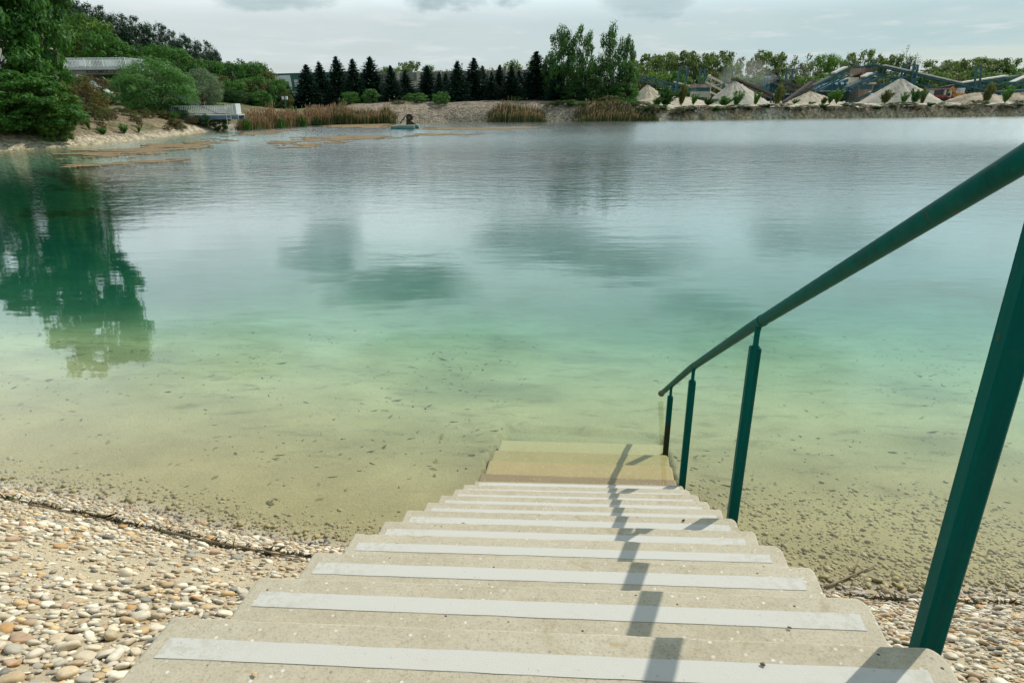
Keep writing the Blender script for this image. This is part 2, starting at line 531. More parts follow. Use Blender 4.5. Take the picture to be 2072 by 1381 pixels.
def shore(P):
    """signed distance to the shore (positive on land), bank height and slope width of the nearest shore point"""
    n = len(P)
    best = np.full(n, 1e9); hp = np.zeros(n); ws = np.ones(n)
    inside = np.zeros(n, bool)
    for i in range(len(POLY)):
        j = (i + 1) % len(POLY)
        a, b = POLY[i], POLY[j]
        ab = b - a
        t = np.clip(((P - a) @ ab) / (ab @ ab), 0, 1)
        d = np.hypot(*(P - a - t[:, None] * ab).T)
        m = d < best
        best[m] = d[m]
        hp[m] = (HP[i] + t * (HP[j] - HP[i]))[m]
        ws[m] = (WS[i] + t * (WS[j] - WS[i]))[m]
        c = ((a[1] > P[:, 1]) != (b[1] > P[:, 1]))
        with np.errstate(divide='ignore', invalid='ignore'):
            xi = (b[0] - a[0]) * (P[:, 1] - a[1]) / (b[1] - a[1] + 1e-12) + a[0]
        inside ^= c & (P[:, 0] < xi)
    return np.where(inside, -best, best), hp, ws


def vnoise(x, y, seed=0):
    """smooth value noise, numpy"""
    xi, yi = np.floor(x).astype(int), np.floor(y).astype(int)
    xf, yf = x - xi, y - yi
    u, v = xf * xf * (3 - 2 * xf), yf * yf * (3 - 2 * yf)

    def h(a, b):
        k = (a * 374761393 + b * 668265263 + seed * 1442695041) & 0x7fffffff
        k = ((k ^ (k >> 13)) * 1274126177) & 0x7fffffff
        return ((k ^ (k >> 16)) & 0xffff) / 65535.0
    return (h(xi, yi) * (1 - u) + h(xi + 1, yi) * u) * (1 - v) + (h(xi, yi + 1) * (1 - u) + h(xi + 1, yi + 1) * u) * v


def sstep(x, a, b):
    t = np.clip((x - a) / (b - a), 0, 1)
    return t * t * (3 - 2 * t)


# stairs in their own frame: X across, Y down the flight
PSI = -0.1365
ST_C, ST_S = math.cos(PSI), math.sin(PSI)
SX0, SY0, SZ0 = -0.8954, 1.0079, CAMH - 1.0559
RUN, RISE, SW = 0.3277, 0.1745, 1.6
NY, NZ = 0.0567, 0.0192


def to_stair(P):
    # world XY -> stair frame
    return np.stack([P[:, 0] * ST_C + P[:, 1] * ST_S, -P[:, 0] * ST_S + P[:, 1] * ST_C], 1)


def s2w(x, y):
    return (x * ST_C - y * ST_S, x * ST_S + y * ST_C)


BRY = 90.0
bl, br_ = at(60, 150, BRY), at(262, 150, BRY)


def ground_h(P):
    P = np.asarray(P, float).reshape(-1, 2)
    sd, hp, ws = shore(P)
    X, Y = P[:, 0], P[:, 1]
    nz1 = vnoise(X * .35, Y * .35, 1) - .5
    nz2 = vnoise(X * 1.3, Y * 1.3, 2) - .5
    land = hp * np.tanh(np.maximum(sd, 0) / ws) + np.minimum(np.maximum(sd, 0) * .1, 1) * (nz1 * .35 + nz2 * .12)
    px = X / np.maximum(Y, 1) * F / math.cos(TH) + 1036
    far_b = sstep(Y, 60, 80)
    hill = sstep(Y, 93, 118) * sstep(-px, -560, -80) * 9.5 * sstep(Y, 0, 50) * (Y < 400)
    hill += sstep(Y, 66, 92) * sstep(-px, -600, -330) * 1.3 * (Y < 400)
    # embankment the bridge rests on
    c = at(20, 200, 88)
    emb = 3.9 * np.exp(-((X - c[0]) / 11.0) ** 2 - ((Y - 89) / 6.5) ** 2)
    gully = (vnoise(X * 1.1, Y * .25, 31) - .5) * sstep(px, 1290, 1380) * far_b * .5
    land += hill + emb
    land = np.where(sd < 3, land + gully * np.clip(sd, 0, 1), land)
    land += sstep(sd, 30, 400) * 1.0 * (Y > 60)
    d = np.maximum(-sd, 0)
    bed = -3.6 * (1 - np.exp(-(d / 14.0) ** 1.25)) + np.minimum(d * .08, 1) * (nz1 * .10 + nz2 * .05)
    farbed = sstep(Y, 50, 75) * sstep(px, 440, 560)
    bed = bed - farbed * 1.6 * (1 - np.exp(-d / .8))
    z = np.where(sd > 0, land, np.minimum(bed, 0))
    # under the flight of steps
    S = to_stair(P)
    tread = SZ0 - (S[:, 1] - SY0) * (RISE / RUN)
    m = (S[:, 0] > SX0 - .03) & (S[:, 0] < SX0 + SW + .03) & (S[:, 1] < 6.2)
    lim = np.where(S[:, 1] < 4.2, np.minimum(tread, SZ0) - .34, -.40 - .02 * (S[:, 1] - 4.2) ** 2)
    z = np.where(m, np.minimum(z, lim), z)
    return z


def gz(x, y):
    return float(ground_h([[x, y]])[0])


def build_ground():
    fa = np.radians(np.arange(-52, 52.01, .4))
    ra = np.radians(np.arange(52 + 6, 360 - 52 - 1, 6))
    ang = np.concatenate([fa, ra])
    r = [.25]
    while r[-1] < 5000:
        q = r[-1]
        st = max(.03, q * .013)
        if 38 < q < 135: st = .42
        if 101 < q < 118: st = .2
        if q > 150: st = q * .03
        r.append(q + st)
    r = np.array(r)
    A, R_ = np.meshgrid(ang, r)
    P = np.stack([(R_ * np.sin(A)).ravel(), (R_ * np.cos(A)).ravel()], 1)
    z = ground_h(P)
    sd, hp, ws = shore(P)
    X, Y = P.T
    n = len(ang)
    idx = np.arange(len(P)).reshape(len(r), n)
    a = idx[:-1, :]; b = idx[1:, :]
    q = np.stack([a, np.roll(a, -1, 1), np.roll(b, -1, 1), b], -1).reshape(-1, 4)[:, ::-1]
    v = np.concatenate([np.stack([X, Y, z], 1), [[0, 0, z[0]]]])
    tri = np.stack([idx[0], np.full(n, len(P)), np.roll(idx[0], -1)], 1)[:, ::-1]
    # what the surface is made of
    px = X / np.maximum(Y, 1) * F / math.cos(TH) + 1036
    col = np.empty((len(P), 3)); col[:] = (.40, .33, .22)

    def put(w, c):
        w = np.clip(w, 0, 1)[:, None]
        col[:] = col * (1 - w) + np.array(c) * w
    far = sstep(Y, 25, 40)
    k = vnoise(X * .25, Y * .25, 5)
    put(1 - far, (.43, .365, .25))
    put(far, (.37, .32, .235))
    put(far * sstep(Y, 70, 78) * sstep(px, 640, 760) * (1 - sstep(px, 1250, 1330)), (.225, .188, .14))
    put(far * sstep(px, 1250, 1330), (.45, .405, .32))
    face = far * sstep(px, 1290, 1380) * (1 - sstep(sd, 1.0, 1.5)) * sstep(sd, 0, .1)
    k3 = vnoise(X * .6, Y * 2.0, 15)
    put(face * (.65 + .35 * k), (.27, .225, .165))
    put(face * sstep(k3, .45, .7) * .8, (.10, .09, .06))
    put(far * sstep(px, 1290, 1380) * sstep(.5 - np.abs(sd - .22), .38, .48), (.42, .27, .16))
    soil = far * sstep(sd + 1.2 * (k - .5), .7, 1.5) * (1 - sstep(px, 640, 760))
    put(soil * .85, (.155, .12, .07))
    put(soil * sstep(vnoise(X * .9, Y * .9, 77), .5, .7) * .7, (.085, .085, .035))
    put(far * sstep(sd, 4.5, 6) * (1 - sstep(sd, 9, 12)) * sstep(px, 190, 215) * (1 - sstep(px, 300, 330)) * .9, (.40, .33, .22))
    put(far * sstep(sd + 4 * (vnoise(X * .5, Y * .5, 61) - .5), 5.5, 9) * (1 - sstep(px, 640, 760)) * .7, (.09, .105, .04))
    put(far * (sd > 0) * sstep(k, .55, .75) * (1 - sstep(px, 640, 760)) * sstep(sd, 2, 4) * .7, (.2, .16, .09))
    put(sstep(Y, 140, 230) * 1.0, (.10, .12, .05))
    put((sd > 14) * sstep(Y, 60, 90) * sstep(px, 690, 760) * (1 - sstep(px, 1150, 1290)) * .9, (.14, .13, .07))
    back = (1 - sstep(Y, -10, 2)) * (sd > 4)
    put(back * .8, (.12, .13, .06))
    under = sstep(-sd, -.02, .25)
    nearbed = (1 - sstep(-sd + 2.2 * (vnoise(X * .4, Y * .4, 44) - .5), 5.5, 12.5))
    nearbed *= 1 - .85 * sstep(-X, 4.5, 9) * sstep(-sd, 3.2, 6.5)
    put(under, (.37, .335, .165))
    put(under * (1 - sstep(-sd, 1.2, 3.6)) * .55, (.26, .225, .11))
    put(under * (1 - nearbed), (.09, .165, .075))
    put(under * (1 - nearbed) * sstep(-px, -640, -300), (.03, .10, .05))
    put(under * nearbed * sstep(vnoise(X * .9, Y * .9, 9), .55, .85) * sstep(-sd, 1.0, 3.2) * .5, (.17, .18, .085))
    col = np.concatenate([col, col[:1]])
    m, g, out = material('ground of sand, gravel and soil')
    c = g.n('ShaderNodeAttribute', attribute_name='tone').outputs['Color']
    co = g.n('ShaderNodeTexCoord').outputs['Object']
    nz_ = g.noise(co, 1.1, 8, .65)
    fine = g.noise(co, 42, 6, .7)
    vo = g.n('ShaderNodeTexVoronoi', {'Vector': co, 'Scale': 4.2, 'Randomness': 1.0})
    vs = g.n('ShaderNodeSeparateColor', {0: vo.outputs['Color']})
    sepc = g.n('ShaderNodeSeparateXYZ', {0: co})
    farf = g.mapr(sepc.outputs[1], 20, 40)
    kf = g.math('MULTIPLY', g.mapr(nz_, .25, .75, .8, 1.2, False), g.mapr(fine, .25, .75, .82, 1.18, False))
    stone = g.mapr(vs.outputs[0], 0, 1, .55, 1.4, False)
    kf = g.math('MULTIPLY', kf, g.mix(farf, (1, 1, 1), stone))
    mott = g.mapr(g.noise(g.n('ShaderNodeMapping', {'Vector': co, 'Scale': (.8, 1.5, 1)}).outputs[0], 2.4, 6, .68, .6), .5, .72, 1.0, .66)
    kf = g.math('MULTIPLY', kf, g.mix(g.mapr(sepc.outputs[2], -.30, -.03, 1, 0), (1, 1, 1), mott))
    colr = g.n('ShaderNodeVectorMath', {0: c, 'Scale': kf}, operation='SCALE').outputs[0]
    b_ = g.n('ShaderNodeBsdfPrincipled', {'Base Color': colr, 'Roughness': .95, 'Specular IOR Level': .1})
    h = g.math('ADD', g.math('MULTIPLY', fine, .012), g.math('MULTIPLY', g.math('MULTIPLY', vo.outputs['Distance'], farf), -.15))
    bp = g.n('ShaderNodeBump', {'Height': h, 'Strength': .8, 'Distance': 1.0})
    g.link(bp.outputs[0], b_.inputs['Normal'])
    g.link(b_.outputs[0], out.inputs[0])
    o = link('ground', mesh_np('ground', v, [q, tri], m, True, pcol=col))
    tag(o, kind='structure')


build_ground()


def build_water():
    m, g, out = material('lake water')
    co = g.n('ShaderNodeTexCoord').outputs['Object']
    sp = g.n('ShaderNodeSeparateXYZ', {0: co})
    # ripples: long crests across the lake, calm in the lee of the near shore
    mp = g.n('ShaderNodeMapping', {'Vector': co, 'Scale': (.8, 1.6, 1), 'Rotation': (0, 0, .2)}).outputs[0]
    r1 = g.noise(mp, 1.5, 3, .55, .3)
    r2 = g.noise(mp, 5.0, 3, .6, .4)
    swell = g.noise(g.n('ShaderNodeMapping', {'Vector': co, 'Scale': (.35, 1.3, 1)}).outputs[0], .9, 2, .5)
    patch = g.noise(g.n('ShaderNodeMapping', {'Vector': co, 'Scale': (.5, 1, 1)}).outputs[0], .07, 3, .5)
    calm = g.math('ADD', g.mapr(sp.outputs[1], 14, 42, .015, 1.0), g.mapr(sp.outputs[1], 9, 15, 0, .035))
    amp = g.math('MULTIPLY', calm, g.mapr(patch, .35, .65, .55, 1.15))
    h = g.math('ADD', g.math('ADD', g.math('MULTIPLY', r1, .10), g.math('MULTIPLY', r2, .035)), g.math('MULTIPLY', swell, .03))
    h = g.math('MULTIPLY', g.math('MULTIPLY', h, amp), .80)
    h = g.math('ADD', h, g.math('MULTIPLY', swell, .005))
    bp = g.n('ShaderNodeBump', {'Height': h, 'Strength': 1.0, 'Distance': 1.0})
    inc = g.n('ShaderNodeNewGeometry').outputs['Incoming']
    cosi = g.math('MAXIMUM', g.n('ShaderNodeVectorMath', {0: inc, 1: bp.outputs[0]}, operation='DOT_PRODUCT').outputs['Value'], 0.0)
    fr = g.math('MULTIPLY_ADD', g.math('POWER', g.math('SUBTRACT', 1.0, cosi, clamp=True), 5.0), .98, .02)
    gl = g.n('ShaderNodeBsdfGlossy', {'Color': (1, 1, 1, 1), 'Roughness': g.mapr(g.math('ADD', sp.outputs[1], g.math('MULTIPLY', sp.outputs[0], .05)), 25, 52, .022, .165), 'Normal': bp.outputs[0]})
    tr = g.n('ShaderNodeBsdfTransparent', {'Color': (1, 1, 1, 1)})
    mx = g.n('ShaderNodeMixShader', {0: fr, 1: tr.outputs[0], 2: gl.outputs[0]})
    g.link(mx.outputs[0], out.inputs['Surface'])
    va = g.n('ShaderNodeVolumeAbsorption', {'Color': (.0, .72, .74, 1), 'Density': .18})
    g.link(va.outputs[0], out.inputs['Volume'])
    mb = MB()
    mb.hexa([(-95, -3, -7), (150, -3, -7), (150, 128, -7), (-95, 128, -7), (-95, -3, 0), (150, -3, 0), (150, 128, 0), (-95, 128, 0)])
    tag(mb.build('water', m), kind='structure')


build_water()

# ------------------------------------------------------------------ the flight of steps
def build_stairs():
    root = empty('concrete_stairs', (0, 0, 0), PSI)
    tag(root, 'pale concrete steps with white grip strips leading down into the clear lake water', 'stairs')
    strip, g, out = material('gritty white grip strip')
    co = g.n('ShaderNodeTexCoord').outputs['Object']
    f = g.noise(co, 420, 3, .7)
    md = g.noise(co, 16, 7, .72)
    wear = g.mapr(md, .60, .78)
    col = g.mix(g.math('MULTIPLY', wear, .6), (.51, .505, .455), (.42, .40, .335))
    col = g.mix(g.mapr(f, .55, .75, 0, .35), col, (.42, .41, .36))
    ends = g.n('ShaderNodeSeparateXYZ', {0: co})
    endw = g.math('MULTIPLY', g.mapr(ends.outputs[0], SX0 + .04, SX0 + .32, 1, 0), g.mapr(g.noise(co, 45, 6, .75), .46, .58))
    endr = g.math('MULTIPLY', g.mapr(ends.outputs[0], SX0 + 1.3, SX0 + 1.56, 0, 1), g.mapr(g.noise(co, 38, 6, .75), .44, .6))
    col = g.mix(g.math('MULTIPLY', g.math('MAXIMUM', endw, endr), .75), col, (.42, .40, .33))
    scuff = g.mapr(g.noise(g.n('ShaderNodeMapping', {'Vector': co, 'Scale': (1, 4, 1)}).outputs[0], 7, 8, .78, .5), .56, .72, 0, .5)
    col = g.mix(scuff, col, (.45, .42, .33))
    spots = g.mapr(g.noise(co, 70, 3, .6), .68, .74, 0, .6)
    col = g.mix(spots, col, (.30, .27, .2))
    b = g.n('ShaderNodeBsdfPrincipled', {'Base Color': col, 'Roughness': .8, 'Specular IOR Level': .3})
    bp = g.n('ShaderNodeBump', {'Height': f, 'Strength': .5, 'Distance': .002})
    g.link(bp.outputs[0], b.inputs['Normal']); g.link(b.outputs[0], out.inputs[0])

    app = {11: CAMH - 2.937, 12: CAMH - 3.008, 13: CAMH - 3.0915, 14: CAMH - 3.168}
    r2 = np.random.default_rng(3)
    for k in range(-4, 15):
        jy = r2.normal(0, .003); jx = r2.normal(0, .004)
        w = SW + (.004 if k % 2 else -.004) + r2.normal(0, .001)
        z = SZ0 - k * RISE if k <= 10 else app[k]
        if k < 0: z = SZ0 - k * RISE
        y1 = SY0 + k * RUN + jy
        y0 = y1 - RUN - .035
        th = .30 if k <= 10 else .22
        x0, x1 = SX0 + jx - (w - SW) / 2, SX0 + jx + w - (w - SW) / 2
        # plan outline with a rounded right nose and a slightly eased left one
        rr, rl = .040 + r2.normal(0, .008), .009
        pl = [(x0, y0), (x1, y0)]
        for a in np.linspace(0, math.pi / 2, 7):
            pl.append((x1 - rr * .62 + rr * .62 * math.cos(a), y1 - rr + rr * math.sin(a)))
        # worn nose: slightly wavy, with a few chips
        chips = r2.uniform(x0 + .05, x1 - .1, 5)
        xs = np.arange(x1 - rr * .62 - .02, x0 + rl + .01, -.012)
        wob = np.interp(xs[::-1], np.linspace(x0, x1, 30), r2.normal(0, .0011, 30))[::-1]
        for xx, wv in zip(xs, wob):
            cp = sum(max(0, 1 - abs(xx - c) / w_) * d_ for c, w_, d_ in zip(chips, (.03, .018, .022, .014, .04), (.006, .004, .005, .003, .004)))
            pl.append((xx, y1 + wv - cp + r2.normal(0, .0004)))
        for a in np.linspace(math.pi / 2, math.pi, 4):
            pl.append((x0 + rl - rl * -math.cos(a), y1 - rl + rl * math.sin(a)))
        n = len(pl)
        sh = lambda x, y, zz: (x, y + NY * (x - SX0), zz + NZ * (x - SX0) * (1 if k <= 10 else .3))
        e = .007 if k <= 10 else .016
        cxm, cym = (x0 + x1) / 2, (y0 + y1) / 2
        shr = lambda x, y: (x + e * (1 if x < cxm else -1), y + e * (1 if y < cym else -1))
        ring0 = [sh(x, y, z - th) for x, y in pl]
        ring1 = [sh(x, y, z - e) for x, y in pl]
        ring1b = [sh(*[(p + q) / 2 + (p - q) * .21 for p, q in zip((x, y), shr(x, y))], z - e * .3) for x, y in pl]
        ring2 = [sh(*shr(x, y), z) for x, y in pl]
        v = np.array(ring0 + ring1 + ring1b + ring2)
        q = []
        for L_ in range(3):
            q += [(L_ * n + i, L_ * n + (i + 1) % n, (L_ + 1) * n + (i + 1) % n, (L_ + 1) * n + i) for i in range(n)]
        top = np.arange(3 * n, 4 * n)[None, :]
        o = link('step', mesh_np('step', v, [np.array(q), top], M['concrete'] if k <= 10 else M['wet_brown'] if k == 11 else M['wet'] if k == 12 else M['wet_pale'] if k == 13 else M['wet_green']), root)
        if k > 10:
            o['label'] = 'brownish step under the water'
            continue
        if k >= 0:
            # grip strip: a 2 mm mat glued near the nose
            s0, s1 = y1 - .108 + r2.normal(0, .003), y1 - .058 + r2.normal(0, .002)
            if k == 10: s0, s1 = y1 - .075, y1 - .022
            a0, a1 = x0 + .037 + r2.normal(0, .005), x1 - .040 + r2.normal(0, .006)
            sk = r2.normal(0, .002)
            m_ = 24
            vs = []
            for zz in (z + .0002, z + .0014):
                for (yy, sg) in ((s0, 0), (s1, 1)):
                    for i in range(m_ + 1):
                        x = a0 + (a1 - a0) * i / m_
                        vs.append(sh(x, yy + sk * i / m_ + r2.normal(0, .0007), zz))
            m1 = m_ + 1
            qs = []
            for i in range(m_):
                qs.append((2 * m1 + i, 2 * m1 + i + 1, 3 * m1 + i + 1, 3 * m1 + i))
                qs.append((i, i + 1, 2 * m1 + i + 1, 2 * m1 + i))
                qs.append((3 * m1 + i, 3 * m1 + i + 1, m1 + i + 1, m1 + i))
            qs += [(0, 2 * m1, 3 * m1, m1), (m_, m1 + m_, 3 * m1 + m_, 2 * m1 + m_)]
            link('grip_strip', mesh_np('grip_strip', np.array(vs), np.array(qs), strip), o)


build_stairs()


def build_rail():
    root = empty('handrail', (0, 0, 0), PSI)
    tag(root, 'dark green steel handrail on square posts running down beside the steps into the water', 'handrail')
    # the rail bends a little at the welded joints
    ry, rz_, rx_ = [], [], []
    for px, py, xq in [(1339, 795, .693), (1396, 746, .708), (1521, 661.6, .718), (1650, 585, .72), (1780, 506, .726), (1925, 417, .732), (2072, 324, .736)]:
        r_ = ray(px, py)
        t = xq / (r_[0] * ST_C + r_[1] * ST_S)
        ry.append((-r_[0] * ST_S + r_[1] * ST_C) * t); rz_.append(r_[2] * t + CAMH); rx_.append(xq)
    o_ = np.argsort(ry)
    ry, rz_, rx_ = np.array(ry)[o_], np.array(rz_)[o_], np.array(rx_)[o_]
    k0 = np.polyfit(ry[:5], rz_[:5], 1)
    ry = np.concatenate([[-.9], ry[4:]]); rz_ = np.concatenate([[np.polyval(k0, -.9)], rz_[4:]]); rx_ = np.concatenate([[.745], rx_[4:]])
    xr_at = lambda y: float(np.interp(y, ry, rx_))
    y0, y1 = -.9, float(ry[-1])
    zr = lambda y: float(np.interp(y, ry, rz_)) if y <= y1 else float(rz_[-1] - .56 * (y - y1))
    rad = .0245
    print('rail end', y1, zr(y1))
    b = MB()
    ys = np.sort(np.concatenate([np.linspace(y0, y1, 26), ry[1:-1]]))
    b.tube([(xr_at(y), y, zr(y)) for y in ys], rad, 20)
    b.build('rail', M['green_paint'], root, True)
    # welded joint sleeves, the rusty flanged end
    for y in (2.80, 4.395):
        s = MB()
        s.tube([(xr_at(y), y - .010, zr(y - .010)), (xr_at(y), y + .010, zr(y + .010))], rad + .0018, 20)
        s.build('joint_sleeve', M['green_paint'], root, True)
    c = MB()
    c.tube([(xr_at(y1), y1 + .001, zr(y1) - .0005), (xr_at(y1), y1 + .03, zr(y1 + .03))], [rad + .001, rad + .009], 20)
    o = c.build('end_flange', M['rust'], root, True)
    o['label'] = 'rusty open pipe end of the rail'
    for y in (-.42, 1.20, 2.86, 4.43, 5.50):
        xr = xr_at(y) + (.012 if y < 1.5 else 0)
        zt = SZ0 - (math.floor((y - .05 - SY0 - NY * 1.58) / RUN) + 1) * RISE - .02
        if y > 4.2: zt = -.24
        if y > 5.2: zt = -.36
        h = .048
        top = zr(y) - .115
        p = MB()
        # post with small bevelled edges
        bev = .006
        pl = [(-h / 2 + bev, -h / 2), (h / 2 - bev, -h / 2), (h / 2, -h / 2 + bev), (h / 2, h / 2 - bev), (h / 2 - bev, h / 2), (-h / 2 + bev, h / 2), (-h / 2, h / 2 - bev), (-h / 2, -h / 2 + bev)]
        rings = []
        for zz, sc_ in ((zt, 1), (zt + (top - zt) * .3, 1), (zt + (top - zt) * .7, 1), (top - .004, 1), (top, .86)):
            rings += [(xr + a * sc_, y + c_ * sc_, zz) for a, c_ in pl]
        n = 8
        q = [(i * n + j, i * n + (j + 1) % n, (i + 1) * n + (j + 1) % n, (i + 1) * n + j) for i in range(4) for j in range(n)]
        me = mesh_np('post', np.array(rings), [np.array(q), np.arange(32, 40)[None, :]], M['green_paint'])
        po = link('post', me, root)
        pin = MB()
        ztop = zr(y) - rad * .75
        pin.tube([(xr, y, top - .002), (xr, y, top + .004), (xr, y, top + .010), (xr, y, ztop - .022), (xr, y, ztop - .008), (xr, y, ztop + .004)], [.0175, .0165, .0125, .0125, .0150, .0190], 14)
        pin.build('pin', M['green_paint'], po, True)


build_rail()

# ------------------------------------------------------------------ pebbles and what the water left behind
def ico(sub):
    import bmesh
    bm = bmesh.new()
    bmesh.ops.create_icosphere(bm, subdivisions=sub, radius=1.0)
    v = np.array([p.co for p in bm.verts]); f = np.array([[w.index for w in p.verts] for p in bm.faces])
    bm.free()
    return v, f


PAL = np.array([(.66, .63, .56), (.60, .56, .47), (.54, .48, .38), (.48, .40, .29), (.42, .33, .22), (.60, .44, .24), (.44, .27, .12), (.36, .34, .30), (.26, .27, .26), (.17, .17, .16), (.52, .48, .42), (.40, .28, .2)])
PW = np.array([.17, .2, .16, .11, .08, .05, .035, .06, .035, .015, .1, .035]); PW /= PW.sum()


def rot_mats(n, r, tilt):
    yaw = r.uniform(0, 2 * math.pi, n)
    ax = r.normal(0, tilt, n); ay = r.normal(0, tilt, n)
    cz, sz = np.cos(yaw), np.sin(yaw); z = np.zeros(n); o = np.ones(n)
    Rz = np.stack([np.stack([cz, -sz, z], 1), np.stack([sz, cz, z], 1), np.stack([z, z, o], 1)], 1)
    ca, sa = np.cos(ax), np.sin(ax); cb, sb = np.cos(ay), np.sin(ay)
    Rx = np.stack([np.stack([o, z, z], 1), np.stack([z, ca, -sa], 1), np.stack([z, sa, ca], 1)], 1)
    Ry = np.stack([np.stack([cb, z, sb], 1), np.stack([z, o, z], 1), np.stack([-sb, z, cb], 1)], 1)
    return np.einsum('nij,njk,nkl->nil', Rx, Ry, Rz)


def stair_clear(P, mx=.03):
    S = to_stair(P)
    return ~((S[:, 0] > SX0 - mx) & (S[:, 0] < SX0 + SW + mx))


def build_pebbles():
    r = np.random.default_rng(11)
    allv, allf, allc = [], [], []
    nv = 0
    pts = []
    # near beach, thick; shallow water, thinner and thinner
    P = np.stack([r.uniform(-6.2, 3.9, 110000), r.uniform(.35, 6.0, 110000)], 1)
    sd, _, _ = shore(P)
    S = to_stair(P)
    sandy = vnoise(P[:, 0] * 1.1 + 3, P[:, 1] * 1.6, 21)
    right = S[:, 0] > 0
    bedlim = np.where(right, 1.7, .6)
    cover = np.where(sd > 0, np.where((sandy > .56) & (sd > .5) & ~right, .26, .99), np.where(right, .95, .7) * np.clip(1 + sd / bedlim, 0, 1) ** np.where(right, .9, 1.8))
    cover = np.where((sd < 0) & (cover < .006), .006, cover)
    cover = np.where(sd < -3.2, 0, cover)
    keep = (r.uniform(0, 1, len(P)) < cover) & stair_clear(P) & (sd < 3.4)
    P = P[keep]; sd = sd[keep]
    n = len(P)
    size = np.exp(r.normal(math.log(.0114), .46, n))            # half length
    size = np.clip(size, .0065, .031)
    size = np.where(sd < -.5, size * .8, size)
    order = np.argsort(-size)
    # light Poisson thinning so stones do not bury one another
    cell = {}
    ok = np.zeros(n, bool)
    for i in order:
        x, y = P[i]; s = size[i]
        cx_, cy_ = int(x / .06), int(y / .06)
        good = True
        for a in (-1, 0, 1):
            for b in (-1, 0, 1):
                for j in cell.get((cx_ + a, cy_ + b), ()):
                    d2 = (P[j][0] - x) ** 2 + (P[j][1] - y) ** 2
                    if d2 < (.50 * (s + size[j])) ** 2:
                        good = False; break
                if not good: break
            if not good: break
        if good:
            ok[i] = True
            cell.setdefault((cx_, cy_), []).append(i)
    P, sd, size = P[ok], sd[ok], size[ok]
    n = len(P)
    z = ground_h(P)
    # slope of the ground, for laying the stones along it
    ex = (ground_h(P + [.03, 0]) - z) / .03; ey = (ground_h(P + [0, .03]) - z) / .03
    dist = np.hypot(P[:, 0], P[:, 1])
    hi = dist < 2.1
    idx = r.choice(len(PAL), n, p=PW)
    colr = PAL[idx] * r.uniform(.82, 1.10, (n, 1)) * np.array([1, .96, .86])
    wetk = np.where(sd < .07, .62, 1.0)[:, None]
    colr = colr * wetk
    colr = np.where((sd < -.05)[:, None], colr * np.array([.34, .31, .18]) + np.array([.20, .175, .085]), colr)
    mid = (dist < 4.2) & ~hi
    for sub, m in ((3, hi), (2, mid), (1, ~hi & ~mid)):
        bv, bf = ico(sub)
        k = int(m.sum())
        if not k: continue
        sc = np.stack([size[m], size[m] * r.uniform(.58, .9, k), size[m] * r.uniform(.34, .6, k)], 1)
        R_ = rot_mats(k, r, .28)
        # lumpy unit shapes
        lum = 1 + .13 * np.sin(bv[None, :, 0] * r.uniform(1, 3, (k, 1)) + r.uniform(0, 6, (k, 1))) + .13 * np.sin(bv[None, :, 1] * r.uniform(1, 3, (k, 1)) + r.uniform(0, 6, (k, 1))) \
            + .11 * np.sin((bv[None, :, 2] + bv[None, :, 0]) * r.uniform(1, 3.5, (k, 1)) + r.uniform(0, 6, (k, 1)))
        ub = bv[None] * lum[..., None]
        # squarer outlines on some
        pw = r.uniform(.66, 1.08, (k, 1, 1))
        ub = np.sign(ub) * np.abs(ub) ** pw
        v = np.einsum('nij,nvj->nvi', R_, ub * sc[:, None, :])
        v[..., 2] += v[..., 0] * ex[m][:, None] + v[..., 1] * ey[m][:, None]
        c = np.stack([P[m][:, 0], P[m][:, 1], z[m] + sc[:, 2] * np.where(sd[m] < -.15, r.uniform(-.25, .35, k), r.uniform(.25, .8, k))], 1)
        v += c[:, None, :]
        f = bf[None] + (np.arange(k) * len(bv))[:, None, None] + nv
        allv.append(v.reshape(-1, 3)); allf.append(f.reshape(-1, 3)); allc.append(np.repeat(colr[m], len(bv), 0))
        nv += k * len(bv)
    o = link('pebbles', mesh_np('pebbles', np.concatenate(allv), np.concatenate(allf), M['pebble'], True, pcol=np.concatenate(allc)))
    tag(o, 'white, ochre and grey rounded beach pebbles on both sides of the steps', 'pebbles', kind='stuff')
    print('pebbles', n, 'verts', nv)


build_pebbles()


def build_grit():
    r = np.random.default_rng(17)
    n = 60000
    P = np.stack([r.uniform(-5.5, 3.2, n), r.uniform(.5, 5.2, n)], 1)
    sd, _, _ = shore(P)
    k = (sd > -.25) & (sd < 2.9) & stair_clear(P, .01) & (r.uniform(0, 1, n) < .35 + .65 * vnoise(P[:, 0] * 1.7, P[:, 1] * 2.2, 33))
    P, sd = P[k], sd[k]
    n = len(P)
    bv, bf = ico(1)
    size = np.exp(r.normal(math.log(.0048), .35, n))
    sc = np.stack([size, size * r.uniform(.6, 1, n), size * r.uniform(.4, .7, n)], 1)
    v = np.einsum('nij,nvj->nvi', rot_mats(n, r, .6), bv[None] * sc[:, None]) + np.stack([P[:, 0], P[:, 1], ground_h(P) + size * .2], 1)[:, None]
    col = PAL[r.choice(len(PAL), n, p=PW)] * r.uniform(.7, 1.05, (n, 1)) * np.array([1, .93, .78]) * np.where(sd < .06, .65, 1)[:, None]
    f = bf[None] + (np.arange(n) * len(bv))[:, None, None]
    tag(link('grit', mesh_np('grit', v.reshape(-1, 3), f.reshape(-1, 3), M['pebble'], pcol=np.repeat(col, len(bv), 0))), 'fine warm tan grit between the beach pebbles', 'grit', kind='stuff')


build_grit()


